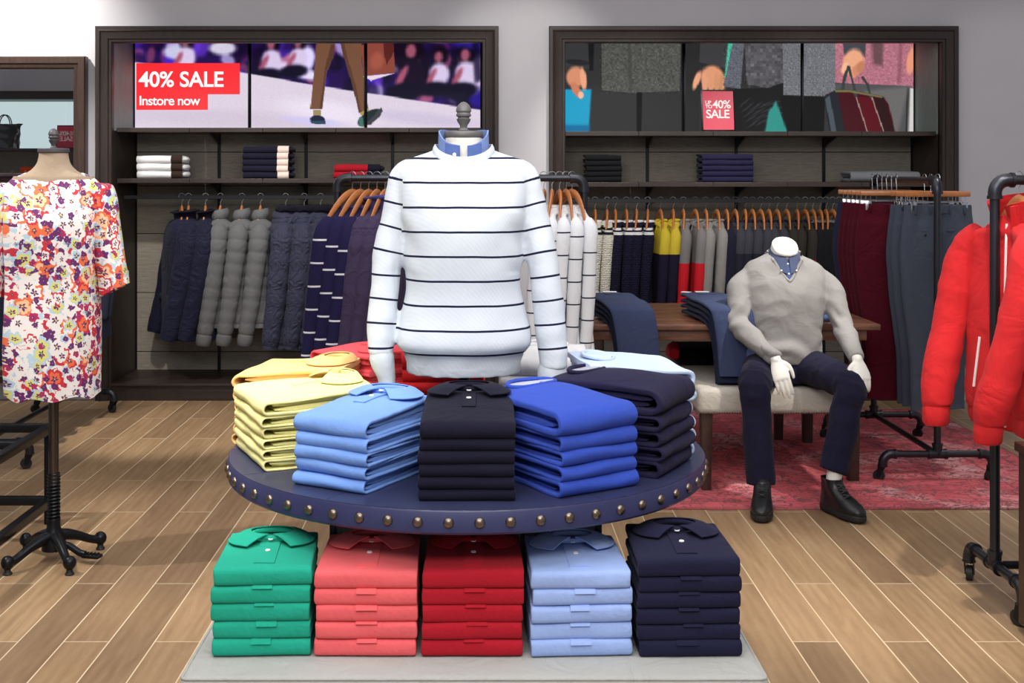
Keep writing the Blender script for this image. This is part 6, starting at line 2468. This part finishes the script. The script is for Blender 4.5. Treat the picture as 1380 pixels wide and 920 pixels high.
for z in (1.04, 1.085):
    MB().ball((0, front_y(0, 1.005) + 0.002 + 0.045 * ((z - 1.005) / 0.10) ** 1.3, z), (0.005, 0.003, 0.005), 10, 6).obj('button', m_button, so)

# trousers
tm = MB()
tm.loft([oval(0, cy, z, rx, ry, 32, 2.3) for z, rx, ry, cy in dense([(0.66, 0.168, 0.122, 0.06), (0.60, 0.178, 0.130, 0.065), (0.54, 0.182, 0.135, 0.07), (0.508, 0.165, 0.12, 0.07)], 4)])
for hp, kn, an in ((HIPL, KNL, ANL), (HIPR, KNR, ANR)):
    dn = (an - kn).normalized()
    limb(tm, [hp + Vector((0, 0, 0.005)), hp * 0.55 + kn * 0.45 + Vector((0, 0, 0.012)), kn + Vector((0, 0.01, 0.0)), kn * 0.8 + an * 0.2 + Vector((0, 0.012, 0)), kn * 0.45 + an * 0.55 + Vector((0, 0.014, 0))], [0.094, 0.087, 0.073, 0.071, 0.070], 22)
    e = an + Vector((0, 0.012, 0.045 if an is ANR else -0.012))
    tm.tube([kn * 0.6 + an * 0.4 + Vector((0, 0.014, 0)), kn * 0.3 + an * 0.7 + Vector((0, 0.014, 0)), e], [0.070, 0.068, 0.066], 22)
tm = tm.remesh(0.0065, 4)


def tf(p, n):
    w = 0.006 * nz(p.x * 6, p.y * 6, p.z * 4) - 0.010 * abs(nz(p.x * 11 + p.z * 4, p.y * 11, p.z * 7))
    for kn in (KNL, KNR):
        d_ = (p - kn - Vector((0, 0.05, 0))).length
        w += 0.004 * math.exp(-(d_ / 0.10) ** 2) * math.sin((p.y + p.z) * 70 + p.x * 40 + 6 * nz(p.x * 9, p.y * 9, p.z * 9))
    return w


tm.displace(tf)
m_trou = fabric('midnight_cotton', rgb(30, 29, 50), 0.75, 0.9, 500)
tm.obj('trousers', m_trou, t, 60)

# boots
m_lace = plain('black_lace', rgb(44, 44, 48), 0.7)
m_boot = plain('black_leather', rgb(20, 20, 23), 0.42, 0, 0.08, ns=20)
for an, rz_, nm_ in ((ANL, F_(-14), 'L'), (ANR, F_(21), 'R')):
    M = Matrix.Translation((an.x, an.y - 0.018, 0.0105)) @ Matrix.Rotation(rz_, 4, 'Z')
    b = MB()

    def foot(cx, cy, z, rx, ry):
        out = []
        for k in range(36):
            a = 2 * PI * k / 36
            x, y = math.cos(a), math.sin(a)
            wdt = rx * (1.0 + 0.10 * (-y)) * (1 - 0.16 * math.exp(-((y - 0.15) / 0.3) ** 2))
            out.append(Vector((cx + wdt * math.copysign(abs(x) ** 0.85, x), cy + ry * math.copysign(abs(y) ** 0.9, y), z)))
        return out
    up = [(0.022, -0.055, 0.048, 0.142), (0.040, -0.055, 0.0495, 0.143), (0.055, -0.047, 0.047, 0.132), (0.070, -0.030, 0.043, 0.112), (0.085, -0.008, 0.041, 0.088), (0.105, 0.012, 0.040, 0.066), (0.128, 0.020, 0.041, 0.056), (0.145, 0.022, 0.043, 0.056)]
    R = dense(up, 4)
    rg = [foot(0, cy, z, rx, ry) for z, cy, rx, ry in R]
    inn = [foot(0, 0.022, 0.145, 0.039, 0.051), foot(0, 0.022, 0.10, 0.035, 0.046)]
    b.loft(rg + inn, (True, True)).displace(lambda p, n: 0.0015 * nz(p.x * 40, p.y * 40, p.z * 40)).deform(lambda p: M @ p)
    bo = b.obj('boot', m_boot, t)
    so_ = MB().loft([foot(0, -0.055, 0.0, 0.050, 0.144), foot(0, -0.055, 0.006, 0.0515, 0.146), foot(0, -0.055, 0.020, 0.0515, 0.146), foot(0, -0.055, 0.024, 0.050, 0.1445)])
    so_.deform(lambda p: M @ p).obj('sole', m_rubber, bo)
    for k in range(3):
        y, z = (-0.092, -0.068, -0.047)[k], (0.090, 0.106, 0.124)[k]
        lc = MB()
        for s in (-1, 1):
            lc.tube([tuple(q) for q in dense([(-0.018 * s, y - 0.004, z - 0.008), (0, y - 0.012, z + 0.004), (0.018 * s, y + 0.008, z + 0.004)], 4)], 0.0028, 6)
        lc.deform(lambda p: M @ p).obj('lace', m_lace, bo)

# ------------------------------------------------------------------ low steel display frame at the left, and the plinth at the right edge
t = thing('steel_display_stand', 'low black steel tube display frame beside the dress form', 'display stand', (-2.39, 4.92, 0))
mb = MB()
X0, X1, Y0, Y1 = -0.52, 0.52, -0.52, 0.52
h = 0.018
for z in (0.10, 0.415):
    for y in (Y0, Y1):
        MB().bx(X0, X1, y - h, y + h, z - h, z + h, 0.003).obj('cross_bar', m_black, t, 30)
    for x in (X0, X1):
        MB().bx(x - h, x + h, Y0 + h, Y1 - h, z - h, z + h, 0.003).obj('side_bar', m_black, t, 30)
MB().bx(X0, X1, 0.16, 0.195, 0.40, 0.43, 0.003).obj('cross_bar', m_black, t, 30)
for x in (X0, X1):
    for y in (Y0, Y1):
        MB().bx(x - h - 0.001, x + h + 0.001, y - h - 0.001, y + h + 0.001, 0, 0.434, 0.003).obj('leg', m_black, t, 30)

t = thing('display_plinth', 'dark wooden display plinth at the right edge in front of the rack', 'plinth', (2.08, 3.86, 0))
mb = MB().bx(-0.295, 0.30, -0.36, 0.305, 0.03, 0.60, 0.003)
for x in (-0.297, 0.302):
    mb.bx(x - 0.003, x + 0.003, -0.31, 0.255, 0.08, 0.55)
mb.obj('carcass', m_darkwood, t, 30)
MB().bx(-0.305, 0.31, -0.37, 0.315, 0.60, 0.63, 0.003).obj('top', m_darkwood, t, 30)
MB().bx(-0.26, 0.27, -0.33, 0.27, 0.0, 0.03).obj('recessed_base', m_black, t, 30)
# blue clothes hanging behind the scarlet jackets
m_blueshirt = fabric('mid_blue_cotton', rgb(64, 90, 176))
bs = garment('b', 'mid blue shirt hanging behind the scarlet jackets', 'shirt', 'casual_shirt', 'tops on the right rack', (m_blueshirt, m_blueshirt), 0.80, 0.21, 0.06, 0.05, 0.80, collar='turn', fwd=0.03)
bs.location = (2.16, 4.44, 1.5142)
bs.rotation_euler = (0, 0, F_(-80))
hang(2.16, 4.44, 1.5142, F_(-80), 'wooden hanger of the mid blue shirt', 'hangers on the right rack', True)
